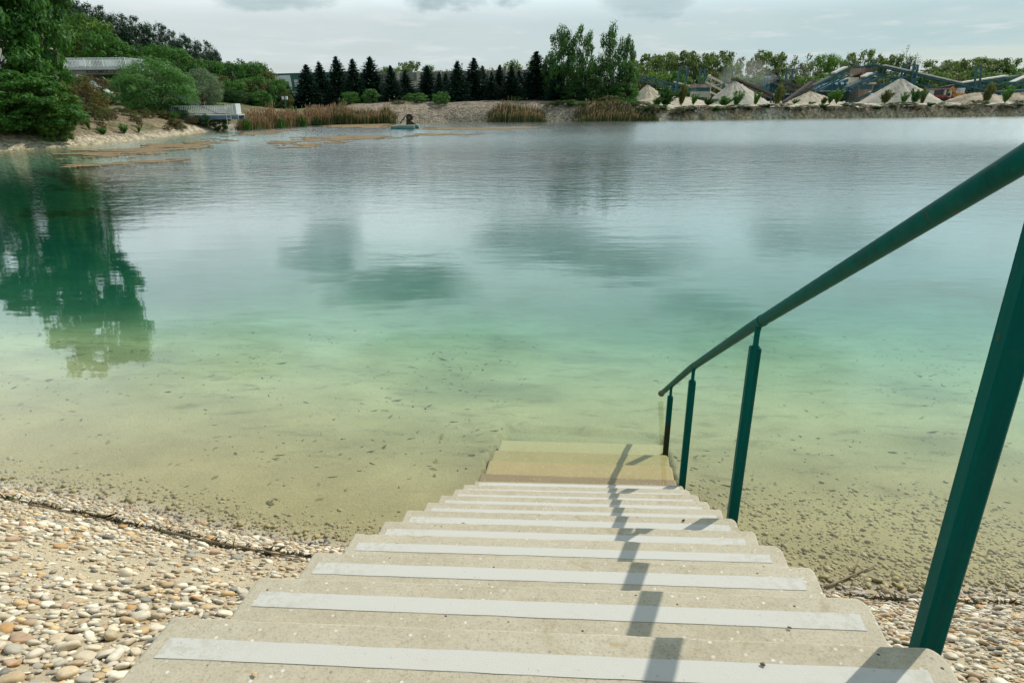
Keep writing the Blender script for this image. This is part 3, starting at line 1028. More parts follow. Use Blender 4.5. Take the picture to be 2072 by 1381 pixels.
def flakes(name, P, z, size, cols, tilt, aspect, r, label, cat, mat, lift=.003):
    """small bent leaf-like scraps lying on a surface"""
    n = len(P)
    base = np.array([(-1, 0, 0), (-.3, .5, .12), (-.3, -.5, .05), (.4, .45, .14), (.4, -.45, .1), (1, .05, .02), (-.2, .1, -.18), (.3, 0, -.18)])
    tri = np.array([(0, 2, 1), (1, 2, 4), (1, 4, 3), (3, 4, 5), (0, 1, 6), (0, 6, 2), (1, 3, 7), (1, 7, 6), (3, 5, 7), (5, 4, 7), (4, 2, 6), (4, 6, 7)])
    sc = np.stack([size, size * aspect, size * .5], 1)
    R_ = rot_mats(n, r, tilt)
    v = np.einsum('nij,nvj->nvi', R_, base[None] * sc[:, None, :])
    v += np.stack([P[:, 0], P[:, 1], z + lift], 1)[:, None]
    f = tri[None] + (np.arange(n) * len(base))[:, None, None]
    o = link(name, mesh_np(name, v.reshape(-1, 3), f.reshape(-1, 3), mat, pcol=np.repeat(cols, len(base), 0)))
    tag(o, label, cat, kind='stuff')


def build_debris():
    r = np.random.default_rng(5)
    # sunken leaves and weed on the lake bed
    n = 1500
    P = np.stack([r.uniform(-9, 8, n), r.uniform(2.5, 12, n)], 1)
    P2 = P[r.integers(0, n, 3000)] + r.normal(0, .22, (3000, 2)) * [1.5, .6]
    k1 = vnoise(P2[:, 0] * .9, P2[:, 1] * .9, 9)
    P = np.concatenate([P[: n // 2], P2[k1 > .45]])
    sd, _, _ = shore(P)
    k = (sd < -.12) & stair_clear(P, .02)
    P = P[k]; n = len(P)
    sz = np.exp(r.normal(math.log(.022), .55, n))
    col = np.array([(.2, .185, .095)]) * r.uniform(.5, 1.4, (n, 1)) * np.array([1, .95, .8])
    flakes('sunken_debris', P, ground_h(P), sz, col, .25, r.uniform(.18, .7, n), r, 'dark dead leaves and weed scraps lying on the sandy lake bed', 'debris', M['debris'])
    # drift line: dark weed and twigs washed up along the left beach and a little on the right
    pix = [(-120, 1004), (0, 1012), (110, 1030), (200, 1050), (300, 1073), (400, 1095), (480, 1118), (560, 1128), (640, 1136)]
    pts = []
    for i in range(len(pix) - 1):
        a, b = pix[i], pix[i + 1]
        for t in np.linspace(0, 1, 12, endpoint=False):
            pts.append((a[0] + (b[0] - a[0]) * t, a[1] + (b[1] - a[1]) * t))
    W_ = []
    for p in pts:
        zz = .12
        for _ in range(6):
            q = ground_px(p[0], p[1], zz); zz = gz(q[0], q[1]) + .01
        W_.append(q)
    W_ = np.array(W_)
    n = 1500
    i = r.integers(0, len(W_) - 1, n)
    t = r.uniform(0, 1, (n, 1))
    C = W_[i] * (1 - t) + W_[i + 1] * t
    dens = .4 + .6 * vnoise(C[:, 0] * 2.2, C[:, 1] * 2.2, 4)
    C = C[r.uniform(0, 1, n) < dens]
    n = len(C)
    P = C[:, :2] + r.normal(0, .024, (n, 2))
    # a weedy patch beside the right edge
    for (px, py, m_) in ((1800, 1232, 90), (1960, 1240, 60), (2035, 1243, 50), (1740, 1222, 30)):
        q = ground_px(px, py, .1); P = np.concatenate([P, q[:2] + r.normal(0, .05, (m_, 2)) * [1.3, .6]])
    n = len(P)
    sz = np.exp(r.normal(math.log(.022), .45, n))
    col = np.array([(.035, .027, .016)]) * r.uniform(.5, 2.2, (n, 1)) * np.where(r.uniform(0, 1, (n, 1)) < .15, np.array([.9, 1.5, .5]), 1)
    ok = stair_clear(P, .01)
    flakes('washed_up_weed', P[ok], ground_h(P[ok]), sz[ok], col[ok], .5, r.uniform(.1, .4, n)[ok], r, 'dark dried weed and twig scraps washed up in a line on the pebbles', 'debris', M['debris'], .016)
    # reed stems in the drift line
    st = plain('dry reed stem', (.10, .07, .035), (.26, .2, .12), 30, .8)
    labels = ['long dry brown reed stem lying along the dark drift line on the left pebbles', 'short dark twig in the drift line near the steps', 'thin bent twig near the upper end of the drift line']
    for (a, b), lb, rd in zip((((330, 1077), (480, 1113)), ((480, 1112), (606, 1135)), ((60, 1024), (215, 1056))), labels, (.0085, .007, .005)):
        pp = []
        for t in np.linspace(0, 1, 8):
            px, py = a[0] + (b[0] - a[0]) * t, a[1] + (b[1] - a[1]) * t
            zz = .15
            for _ in range(6):
                q = ground_px(px, py, zz); zz = gz(q[0], q[1]) + .034
            pp.append((q[0], q[1], zz + r.normal(0, .003)))
        b_ = MB().tube(pp, np.linspace(rd, rd * .6, 8), 7)
        tag(b_.build('dry_reed', st, None, True), lb, 'twig')
    # sunken stick on the right
    pp = []
    for t in np.linspace(0, 1, 8):
        px, py = 1668 + (1770 - 1668) * t, 1188 + (1143 - 1188) * t
        zz = -.05
        for _ in range(6):
            q = ground_px(px, py, zz); zz = gz(q[0], q[1]) + .02
        pp.append((q[0], q[1], zz))
    b_ = MB().tube(pp, np.linspace(.009, .005, 8), 7)
    b_.tube([pp[4], (pp[4][0] + .12, pp[4][1] + .16, pp[4][2] + .02)], [.005, .003], 6)
    tag(b_.build('sunken_stick', plain('soaked wood', (.14, .10, .05), (.26, .2, .11), 20, .8), None, True), 'thin forked stick lying under the shallow water right of the steps', 'stick')
    # small things on the treads
    def on_tread(px, py, k):
        r_ = ray(px, py)
        d = np.array([r_[0] * ST_C + r_[1] * ST_S, -r_[0] * ST_S + r_[1] * ST_C, r_[2]])
        t = ((SZ0 - k * RISE - CAMH) - NZ * SX0) / (d[2] - NZ * d[0])
        return r_ * t + np.array([0, 0, CAMH])
    bv, bf = ico(2)
    for (px, py, k, s, c, nm, lb) in [(515, 1366, 0, .011, (.5, .36, .2), 'leaf_scrap', 'pale tan leaf scrap on the nearest tread'),
                                      (1383, 1054, 5, .014, (.05, .04, .03), 'stone_chip', 'small dark stone chip on a white strip near the middle of the flight'),
                                      (1597, 1272, 1, .008, (.2, .14, .08), 'stone_chip', 'tiny brown chip on the strip right of the rail shadow, second nearest step'),
                                      (1543, 1346, 0, .008, (.16, .10, .06), 'stone_chip', 'tiny reddish chip on the nearest white strip'),
                                      (938, 1058, 5, .012, (.55, .45, .28), 'leaf_scrap', 'small yellowish leaf scrap at the front of a middle tread')]:
        p = on_tread(px, py, k)
        s *= .62
        sc = np.array([s, s * .7, s * (.16 if nm == 'leaf_scrap' else .5)])
        v = bv * sc * (1 + .2 * np.sin(bv[:, [1]] * 4 + px))
        mt = plain('chip', tuple(np.array(c) * .8), tuple(np.array(c) * 1.1), 60, .8)
        o = link(nm, mesh_np(nm, v, bf, mt, True), None, (p[0], p[1], p[2] + sc[2] * .8 + .003), px * .7)
        tag(o, lb, 'leaf' if nm == 'leaf_scrap' else 'stone chip')


build_debris()
# ------------------------------------------------------------------ trees and shrubs: prototypes of unit height and width
def leafquads(C, Nrm, size, aspect, r, up=0.0):
    """one pointed leaf spray (a diamond bent along its middle) per centre"""
    n = len(C)
    a = r.normal(0, 1, (n, 3)); a[:, 2] += up
    a -= Nrm * np.sum(a * Nrm, 1, keepdims=True)
    a /= np.linalg.norm(a, axis=1, keepdims=True) + 1e-9
    b = np.cross(Nrm, a)
    s = size[:, None]
    v = np.stack([C - a * s, C + b * s * aspect - Nrm * s * .12, C + a * s, C - b * s * aspect - Nrm * s * .12], 1)
    return v.reshape(-1, 3)


def proto_mesh(name, V, tint, mat):
    n = len(V) // 4
    return mesh_np(name, V, np.arange(4 * n).reshape(n, 4), mat, fattr=tint)


def limbs_mesh(name, limbs, mat, n=6):
    mb = MB()
    for pts, rad in limbs:
        mb.tube(pts, rad, n, False)
    v, f = mb.arrays()
    return mesh_np(name, v, f, mat, True)


def make_crown_tree(seed, profile, nclump, nleaf, leaf, base=.1, rc=(.07, .15), flat=.75, stems=1, lean=0.0, asp=.5, up=.3, mat='leaf_mid', bark='bark',
                    trunk=.02, limb_share=.7, spiky=0.0, hollow=.5):
    """crown of leaf clumps carried by limbs; profile(t) gives the half width (0..0.5) at height fraction t of the crown"""
    r = np.random.default_rng(seed)
    cl = []
    tries = 0
    while len(cl) < nclump and tries < nclump * 40:
        tries += 1
        t = r.uniform(0, 1)
        R = profile(t)
        if r.uniform(0, .5) > R + .04: continue
        a = r.uniform(0, 2 * math.pi)
        q = R * (hollow + (1 - hollow) * r.uniform(0, 1) ** .5) * r.uniform(.8, 1.1)
        c = np.array([q * math.cos(a) + lean * t, q * math.sin(a), base + (1 - base) * t * .95])
        rad = r.uniform(*rc)
        if any(np.linalg.norm((c - d) * [1, 1, .9]) < .55 * (rad + e) for d, e in cl): continue
        cl.append((c, rad))
    V, T = [], []
    for c, rad in cl:
        k = int(1.5 * nleaf * (rad / rc[1]) ** 1.6 * r.uniform(.7, 1.2))
        d = r.normal(0, 1, (k, 3)); d /= np.linalg.norm(d, axis=1, keepdims=True)
        lump = 1 + .35 * np.sin(d[:, 0] * 4 + seed) * np.sin(d[:, 1] * 5 + c[2] * 20) + spiky * (r.uniform(0, 1, k) ** 4)
        p = c + d * (rad * lump * r.uniform(.25, 1, k) ** .45)[:, None] * [1, 1, flat]
        nr = d * 1.15 + r.normal(0, .45, (k, 3)) + [0, 0, .35]
        nr /= np.linalg.norm(nr, axis=1, keepdims=True)
        sz = 1.15 * leaf * np.exp(r.normal(0, .3, k))
        V.append(leafquads(p, nr, sz, asp, r, up))
        T.append(np.clip(r.normal(.42, .16, k) + r.normal(0, .14), 0, 1))
    limbs = []
    for s in range(stems):
        a0 = r.uniform(0, 6.28)
        sp = 0 if stems == 1 else r.uniform(.03, .16)
        pts = [np.array([0, 0, -.04]) + np.array([math.cos(a0), math.sin(a0), 0]) * (0 if stems == 1 else .015)]
        for i in range(1, 7):
            t = i / 6
            pts.append(np.array([math.cos(a0) * sp * t + r.normal(0, .012) + lean * t, math.sin(a0) * sp * t + r.normal(0, .012), t * (base + (1 - base) * .82)]))
        limbs.append((pts, np.linspace(trunk, trunk * .25, 7)))
    for c, rad in cl:
        if r.uniform() > limb_share: continue
        main = limbs[r.integers(0, stems)][0]
        zt = max(.05, c[2] - .12 - .5 * math.hypot(c[0], c[1]))
        j = min(range(len(main)), key=lambda i: abs(main[i][2] - zt))
        s0 = main[j]
        mid = (s0 + c) / 2 + np.array([0, 0, -.02])
        limbs.append(([s0, mid, c], [trunk * .42, trunk * .26, trunk * .09]))
    return (proto_mesh('crown', np.concatenate(V), np.concatenate(T), M[mat]), limbs_mesh('trunk', limbs, M[bark], 5))


def make_spruce(seed, levels=60, spread=.5, droop=.35, ragged=.16):
    r = np.random.default_rng(seed)
    C, N_, S, T, A = [], [], [], [], []
    for i in range(levels):
        t = i / (levels - 1)
        z0 = .03 + .965 * t ** .92
        R = spread * (1 - t) ** .82 * (.9 + .18 * math.sin(i * 1.7 + seed)) + .012
        nb = int(9 + 16 * (1 - t))
        for b in range(nb):
            a = r.uniform(0, 6.28)
            L = R * r.uniform(1 - 2.2 * ragged, 1.08)
            m = max(2, int(7 * L / spread) + 2)
            for j in range(m):
                u = (j + r.uniform(.2, .9)) / m
                x = L * u
                zz = z0 - droop * .17 * x / spread + (.05 * (u - .6) if u > .6 else 0) + r.normal(0, .006)
                C.append((x * math.cos(a) + r.normal(0, .01), x * math.sin(a) + r.normal(0, .01), zz))
                N_.append((-math.cos(a) * .25 + r.normal(0, .35), -math.sin(a) * .25 + r.normal(0, .35), .8))
                S.append(.040 * (1.15 - .35 * t) * r.uniform(.7, 1.3))
                T.append(r.uniform(.1, .8) * (.5 + .5 * u))
                A.append(a)
    C = np.array(C); N_ = np.array(N_); N_ /= np.linalg.norm(N_, axis=1, keepdims=True)
    S = np.array(S)
    a = np.stack([np.cos(A), np.sin(A), np.full(len(A), -.25)], 1) + r.normal(0, .3, (len(A), 3))
    a -= N_ * np.sum(a * N_, 1, keepdims=True); a /= np.linalg.norm(a, axis=1, keepdims=True)
    b = np.cross(N_, a)
    s = S[:, None]
    v = np.stack([C - a * s * .8, C + b * s * .42 - N_ * s * .25, C + a * s * 1.3, C - b * s * .42 - N_ * s * .25], 1).reshape(-1, 3)
    return (proto_mesh('crown', v, np.array(T), M['needle']), limbs_mesh('trunk', [([(0, 0, -.03), (.004, 0, .5), (0, 0, .97)], [.02, .012, .002])], M['bark']))


def make_bare(seed, mat='bark', depth=6, spread=.62, leaf=0, leafm='leaf_dark'):
    r = np.random.default_rng(seed)
    limbs, tips = [], []

    def grow(p, d, L, rad, k):
        n = 4
        pts = [p]
        for i in range(n):
            d = d + r.normal(0, .16, 3); d /= np.linalg.norm(d)
            pts.append(pts[-1] + d * L / n)
        limbs.append((pts, np.linspace(rad, rad * .66, n + 1) * 1.5))
        if k == 0:
            tips.append(pts[-1]); return
        for _ in range(2 if r.uniform() < .6 else 3):
            e = d + r.normal(0, spread, 3) + [0, 0, .12]
            e /= np.linalg.norm(e)
            grow(pts[r.integers(2, n + 1)], e, L * r.uniform(.62, .86), rad * .58, k - 1)
    grow(np.array([0, 0, -.02]), np.array([0, 0, 1.0]), .3, .028, depth)
    V = np.concatenate([np.array(l[0]) for l in limbs])
    top = V[:, 2].max(); w = max(np.abs(V[:, 0]).max(), np.abs(V[:, 1]).max()) * 2
    sc = np.array([1 / w, 1 / w, 1 / top])
    limbs = [([p * sc for p in l[0]], l[1]) for l in limbs]
    tr = limbs_mesh('trunk', limbs, M[mat], 4)
    cr = None
    if leaf:
        tp = np.array(tips) * sc
        tp = tp[r.uniform(0, 1, len(tp)) < .6]
        C = np.repeat(tp, leaf, 0) + r.normal(0, .02, (len(tp) * leaf, 3))
        N_ = r.normal(0, 1, C.shape); N_ /= np.linalg.norm(N_, axis=1, keepdims=True)
        cr = proto_mesh('crown', leafquads(C, N_, np.full(len(C), .016), .5, r), r.uniform(.2, .7, len(C)), M[leafm])
    return (cr, tr)


def make_shoots(seed, nstem=9, leaf=.036, nleaf=64, lean=.25, mat='leaf_bright', fan=.42, asp=.22):
    """young willow: several whips fanning from the ground, narrow leaves, combed by the wind"""
    r = np.random.default_rng(seed)
    limbs, C, A = [], [], []
    for s in range(nstem):
        a = r.uniform(0, 6.28); sp = fan * r.uniform(.1, 1); h = r.uniform(.55, 1)
        pts = []
        for i in range(6):
            t = i / 5
            pts.append(np.array([math.cos(a) * sp * t + lean * t * t, math.sin(a) * sp * t, h * t - .02]))
        limbs.append((pts, np.linspace(.011, .003, 6)))
        for _ in range(nleaf):
            t = r.uniform(.22, 1.02)
            i = min(4, int(t * 5)); f = t * 5 - i
            p = pts[i] * (1 - f) + pts[i + 1] * f
            C.append(p + r.normal(0, .035, 3) * [1, 1, .8])
            A.append(pts[i + 1] - pts[i] + r.normal(0, .1, 3) + [lean * .3, 0, 0])
    C = np.array(C); A = np.array(A); A /= np.linalg.norm(A, axis=1, keepdims=True)
    N_ = r.normal(0, 1, C.shape); N_ -= A * np.sum(A * N_, 1, keepdims=True); N_ /= np.linalg.norm(N_, axis=1, keepdims=True)
    b = np.cross(N_, A)
    s = (leaf * np.exp(r.normal(0, .3, len(C))))[:, None]
    v = np.stack([C - A * s, C + b * s * asp * 1.6, C + A * s * 1.3, C - b * s * asp * 1.6], 1).reshape(-1, 3)
    return (proto_mesh('crown', v, np.clip(r.normal(.5, .2, len(C)), 0, 1), M[mat]), limbs_mesh('trunk', limbs, M['bark'], 4))


dome = lambda t: .5 * math.sqrt(max(0, 1 - (2 * t - .9) ** 2 / 1.25)) if t < .97 else .12
ball = lambda t: .5 * (1 - abs(2 * t - .85) ** 2.4 * .8)
vase = lambda t: .24 + .26 * min(1, t * 1.7) - .25 * max(0, t - .75) * 2
tall = lambda t: .46 * (1 - abs(1.7 * t - .55) ** 2 * .7)
lobed = lambda t: .5 * (1 - abs(1.5 * t - .55) ** 2.2 * .85) * (.86 + .14 * math.sin(t * 17))
umbr = lambda t: .2 + .3 * t ** .6 - .3 * max(0, t - .8) * 2
cone = lambda t: .46 * (1 - t) ** .6 + .06

PROTO = {}
NSHRUB = 3
for i in range(3):
    PROTO['shrub', i] = make_crown_tree(20 + i, dome, 46, 150, .021, .03, (.08, .16), .8, 4, mat='leaf_mid', trunk=.012, spiky=.35)
    PROTO['olive', i] = make_crown_tree(30 + i, ball, 40, 120, .020, .04, (.07, .14), .8, 5, mat='leaf_olive', trunk=.010, spiky=.5)
    PROTO['dark', i] = make_crown_tree(40 + i, dome, 46, 150, .021, .03, (.08, .16), .8, 3, mat='leaf_dark', trunk=.014, spiky=.35)
    PROTO['pine', i] = make_crown_tree(50 + i, cone, 90, 80, .026, .06, (.06, .12), .55, 1, asp=.22, up=1.3, mat='pine', trunk=.022, spiky=.8, hollow=.1)
    PROTO['bright', i] = make_crown_tree(60 + i, dome, 44, 140, .021, .06, (.08, .16), .8, 2, mat='leaf_bright', trunk=.016, spiky=.35)
    PROTO['forest', i] = make_crown_tree(70 + i, umbr, 40, 100, .026, .14, (.07, .15), .7, 2, mat='leaf_far', trunk=.014, spiky=.4, hollow=.2, limb_share=1)
    PROTO['ragged', i] = make_crown_tree(80 + i, tall, 40, 60, .022, .12, (.05, .12), .9, 3, mat='leaf_grey', bark='palebark', trunk=.012, spiky=.8, hollow=.2, limb_share=1)
    PROTO['spruce', i] = make_spruce(90 + i)
    PROTO['shoots', i] = make_shoots(100 + i, 10 + 3 * i, lean=.08 + .05 * i, leaf=.042, nleaf=110, fan=.36, mat=('leaf_mid', 'leaf_bright', 'leaf_olive')[i])
    PROTO['shootdark', i] = make_shoots(110 + i, 16, nleaf=110, mat=('leaf_mid', 'leaf_dark', 'leaf_mid')[i], lean=.08, leaf=.042)
    PROTO['tall', i] = make_crown_tree(120 + i, lobed, 64, 150, .0170, .08, (.055, .105), 1.0, 3, asp=.45, up=.8, mat='leaf_tall', trunk=.012, spiky=.7, hollow=.15, limb_share=1)
PROTO['tallb', 0] = make_crown_tree(131, lobed, 60, 130, .0170, .08, (.05, .10), 1.1, 4, asp=.42, up=1.0, mat='leaf_tall', trunk=.011, spiky=.8, hollow=.15, limb_share=1)
PROTO['willow', 0] = make_crown_tree(140, ball, 120, 260, .0150, .03, (.06, .13), .9, 5, asp=.3, up=1.0, mat='leaf_willow', trunk=.012, spiky=.45, hollow=.6)
PROTO['silver', 0] = make_crown_tree(141, ball, 90, 220, .0145, .03, (.06, .13), .95, 4, asp=.3, up=.8, mat='leaf_silver', trunk=.012, spiky=.3, hollow=.6)
PROTO['brown', 0] = make_crown_tree(142, ball, 50, 130, .0150, .10, (.05, .11), .85, 6, mat='leaf_brown', trunk=.009, spiky=.5, hollow=.4)
PROTO['near', 0] = make_crown_tree(143, vase, 90, 330, .0115, .16, (.05, .115), .62, 2, asp=.55, mat='leaf_mid', trunk=.016, spiky=.35, hollow=.25, limb_share=1)
PROTO['near', 1] = make_crown_tree(144, dome, 90, 300, .0125, .04, (.06, .12), .65, 4, asp=.55, mat='leaf_mid', trunk=.012, spiky=.4, hollow=.4, limb_share=1)
PROTO['near', 2] = make_crown_tree(145, dome, 80, 300, .0135, .03, (.06, .12), .7, 4, asp=.5, mat='leaf_bright', trunk=.012, spiky=.4, hollow=.45, limb_share=1)
PROTO['dead', 0] = make_bare(150, 'bark', 6, .6, 5)
PROTO['bare', 0] = make_bare(153, 'palebark', 5, .5)

LOW = {'shrub': 0, 'olive': 0}
treecount = 0


def tree(name, key, px, top, Y, wpx, label, cat='tree', group=None, zbase=None, rz=None, foot=None):
    """a plant whose top stands at pixel (px, top) of the photograph at depth Y"""
    global treecount
    p = at(px, top, Y)
    zb = gz(p[0], Y) if zbase is None else zbase
    H = max(.5, p[2] - zb)
    W = wpx / F * Y / 1.0676 * (1.35 if key[0] == 'spruce' else 1.2 if key[0] in ('forest', 'ragged', 'pine') else 1.0)
    treecount += 1
    o = empty(name, (p[0], Y, zb), (treecount * 2.399) % 6.283 if rz is None else rz)
    o.scale = (W, W, H)
    if key[0] == 'spruce':
        o.scale = (W * (.82 + .4 * ((treecount * 37) % 11) / 10), W, H)
        o.rotation_euler[0] = .02 * (((treecount * 29) % 7) - 3) / 3
        o.rotation_euler[1] = .025 * (((treecount * 53) % 9) - 4) / 4
    cr, tr = PROTO[key]
    if cr is not None: link('crown', cr, o)
    link('trunk', tr, o)
    tag(o, label, cat, group)
    return o


ORD = ['first', 'second', 'third', 'fourth', 'fifth', 'sixth', 'seventh', 'eighth', 'ninth', 'tenth', 'eleventh', 'twelfth', 'thirteenth', 'fourteenth', 'fifteenth', 'sixteenth', 'seventeenth', 'eighteenth', 'nineteenth', 'twentieth', 'twenty-first', 'twenty-second', 'twenty-third', 'twenty-fourth', 'twenty-fifth']


def shore_row(px):
    return float(np.interp(px, SROW[:, 0], SROW[:, 1]))


def shore_y(px):
    return float(ground_px(px, shore_row(px), 0)[1])


def left_bank_plants():
    # the big tree at the water's edge and its neighbours
    tree('deciduous_tree', ('near', 0), -32, -320, 49, 205, 'tall leafy green tree at the lake edge, its crown cut by the top left corner', rz=.3)
    tree('deciduous_tree', ('near', 1), -105, -130, 47, 250, 'dense green tree half outside the frame beside the tall lakeside tree')
    tree('shrub', ('near', 1), 28, 140, 45.2, 200, 'dense dark green bush overhanging the gravel under the tall lakeside tree', 'bush')
    tree('shrub', ('near', 2), 84, 158, 46.2, 110, 'bright green bush right of the dark bush at the gravel edge', 'bush')
    tree('shrub', ('near', 1), -10, 180, 44, 120, 'dark leafy bush on the gravel in the left picture corner', 'bush')
    tree('shrub', ('near', 2), 98, 205, 45.4, 74, 'low bright green bush nearest the waterline below the tall tree', 'bush')
    tree('shrub', ('brown', 0), 158, 138, 58, 105, 'reddish olive bush in front of the bridge embankment', 'bush')
    tree('shrub', ('olive', 1), 182, 208, 55.5, 62, 'small olive green bush at the foot of the reddish bush', 'bush')
    tree('shrub', ('olive', 0), 148, 215, 54.5, 48, 'low olive bush between the reddish bush and the bright bush', 'bush')
    tree('willow_bush', ('willow', 0), 302, 112, 68, 146, 'large round fresh green bush beside the bridge end', 'bush')
    tree('willow_bush', ('silver', 0), 398, 134, 80, 84, 'round silvery green bush behind the small jetty', 'bush')
    tree('shrub', ('dark', 0), 352, 205, 66.5, 66, 'dark green bush under the large round bush near the jetty', 'bush')
    tree('shrub', ('dark', 1), 412, 231, 66.2, 44, 'low dark bush on the gravel beneath the jetty deck', 'bush')
    tree('shrub', ('dark', 2), 442, 234, 66.6, 30, 'small dark bush at the waterline beneath the outer jetty deck', 'bush')
    tree('shrub', ('olive', 2), 388, 246, 65.2, 24, 'tiny yellowish bush on the gravel left of the jetty bushes', 'bush')
    for (px, t, Y, w, lb) in [(222, 243, 60, 22, 'small grassy tuft on the sandy mound below the bridge'), (258, 238, 62, 18, 'tuft of grass beside the large round bush'), (292, 246, 62.5, 34, 'low grassy tuft between mound and dark bush'), (60, 283, 44.5, 12, 'thin dry tuft on the pale gravel by the left corner'), (15, 276, 43.5, 26, 'dry grassy tuft at the left edge of the gravel')]:
        tree('grass_tuft', ('olive', 0), px, t, Y, w, lb, 'grass tuft')
    for i, (px, t, Y, w, k) in enumerate(sorted([(205, 226, 64, 40, 'olive'), (240, 222, 66, 44, 'olive'), (275, 228, 65, 40, 'brown'), (318, 238, 64.5, 44, 'brown'), (342, 244, 63.5, 36, 'olive'), (190, 244, 57, 34, 'olive'), (232, 250, 58, 30, 'brown'), (268, 252, 60, 34, 'olive'), (305, 256, 61, 30, 'olive'), (160, 258, 52, 30, 'olive')])):
        tree('shrub', (k, 0 if k == 'brown' else i % 3), px, t, Y, w, 'low reddish olive scrub on the sandy mound of the left bank, %s from the left' % ORD[i], 'bush', 'scrub on the sandy mound')
    for (px, t, w, dy, lb) in [(497, 240, 26, -1.1, 'green clump of young reeds at the left end of the reeds beside the jetty'), (566, 238, 24, -.9, 'green clump of young reeds between the two small reed beds'), (612, 232, 30, -1.1, 'green clump of young reeds at the left end of the long reed bed'), (590, 216, 24, 1.5, 'yellow-green bush among the reeds left of the long bed'), (640, 236, 26, -1.2, 'dark green clump in front of the long reed bed')]:
        tree('reed_clump', ('shootdark', int(px) % 3), px, t, shore_y(px) + dy, w, lb, 'reeds')
    rt = np.random.default_rng(21)
    tp = np.sort(rt.uniform(140, 455, 25))
    for i, px in enumerate(tp):
        Y = shore_y(px) + rt.uniform(1.8, 7.5)
        p = at(px, 250, Y)
        z = gz(p[0], Y)
        # row of the picture where its tip comes
        tip = 690.5 - F * math.tan(math.radians(20.615) + math.atan((z + rt.uniform(.3, .75) - CAMH) / Y))
        tree('grass_tuft', (('olive', 'brown', 'shoots')[i % 3], 0), px, tip, Y, rt.uniform(14, 34), 'tuft of dry grass or weeds on the left gravel slope, %s from the left' % ORD[i], 'grass tuft', 'tufts on the left gravel slope')
    # slope under the bridge
    for (px, t, Y, w, k, lb) in [(130, 148, 82, 40, ('olive', 1), 'olive bush on the embankment left under the bridge beam'), (165, 152, 84, 34, ('shrub', 1), 'green bush at the top of the abutment slope'), (185, 172, 83, 30, ('olive', 2), 'small olive bush on the abutment slope'),
                                 (205, 183, 80, 38, ('shrub', 0), 'green bush at the foot of the abutment slope'), (240, 195, 80, 40, ('dark', 0), 'dark bush below the bridge opening'), (95, 150, 80, 50, ('shrub', 2), 'green bush on the embankment behind the lakeside tree'), (120, 175, 72, 60, ('dark', 1), 'dark bush behind the reddish bush')]:
        tree('shrub', k, px, t, Y, w, lb, 'bush')
    # pines along the crest
    pines = [(92, -8, 118, 70), (122, -26, 121, 80), (148, -2, 117, 60), (172, 4, 120, 58), (197, 8, 118, 62), (222, 24, 116, 46), (243, 26, 119, 54), (266, 29, 117, 56), (296, 43, 118, 50), (322, 44, 120, 58), (345, 58, 116, 44), (372, 66, 118, 58), (398, 80, 117, 44), (418, 80, 120, 46), (434, 94, 118, 34)]
    for i, (px, t, Y, w) in enumerate(pines):
        tree('pine_tree', ('pine', i % 3), px, t, Y, w, 'dark pine on the hill crest, %s in the row of pines from its left end' % ORD[i], group='pines along the hill crest')
    # broadleaf woods on the slope, upper row
    up = [(60, 20, 112, 80, 'dark'), (128, 40, 110, 80, 'shrub'), (168, 30, 106, 108, 'bright'), (205, 62, 104, 90, 'shrub'), (240, 84, 105, 80, 'shrub'), (285, 88, 110, 76, 'dark'), (318, 86, 108, 74, 'shrub'), (352, 98, 106, 78, 'shrub'), (384, 112, 107, 70, 'olive'), (412, 118, 106, 70, 'shrub'), (440, 122, 108, 64, 'dark'), (468, 150, 104, 60, 'olive')]
    for i, (px, t, Y, w, k) in enumerate(up):
        tree('deciduous_tree', (k, i % 3), px, t, Y, w, 'leafy green tree on the wooded slope under the pines, %s from the left' % ORD[i], group='leafy trees on the slope')
    tree('deciduous_tree', ('dark', 2), 492, 116, 103, 74, 'dense rounded dark green tree at the right end of the hill woods')
    tree('deciduous_tree', ('shrub', 0), 522, 128, 104, 50, 'green tree just right of the rounded dark tree, left of the warehouse')
    for (px, t, Y, w, k, lb) in [(458, 126, 106, 84, 'shrub', 'broad green tree where the hill woods drop toward the warehouse'), (508, 126, 100, 92, 'shrub', 'wide leafy tree near the right end of the hill woods'), (540, 142, 98, 80, 'olive', 'olive leafy tree left of the warehouse corner'), (566, 160, 94, 50, 'shrub', 'low leafy tree at the right foot of the hill woods')]:
        tree('deciduous_tree', (k, 1), px, t, Y, w, lb)
    lo = [(420, 150, 95, 66, 'shrub'), (448, 152, 93, 62, 'olive'), (470, 160, 92, 60, 'shrub'), (495, 158, 94, 56, 'olive'), (518, 152, 95, 54, 'shrub'), (540, 160, 93, 50, 'olive'), (562, 168, 92, 40, 'shrub'), (578, 180, 91, 26, 'olive'), (455, 178, 90, 44, 'dark'), (490, 182, 89, 48, 'dark'), (528, 184, 89, 44, 'shrub'), (380, 165, 94, 60, 'shrub'), (340, 150, 93, 60, 'dark')]
    lo.sort()
    for i, (px, t, Y, w, k) in enumerate(lo):
        tree('shrub', (k, (i + 1) % 3), px, t, Y, w, 'leafy shrub of the thicket at the foot of the hill, %s from the left' % ORD[i], 'bush', 'thicket at the foot of the hill')


left_bank_plants()


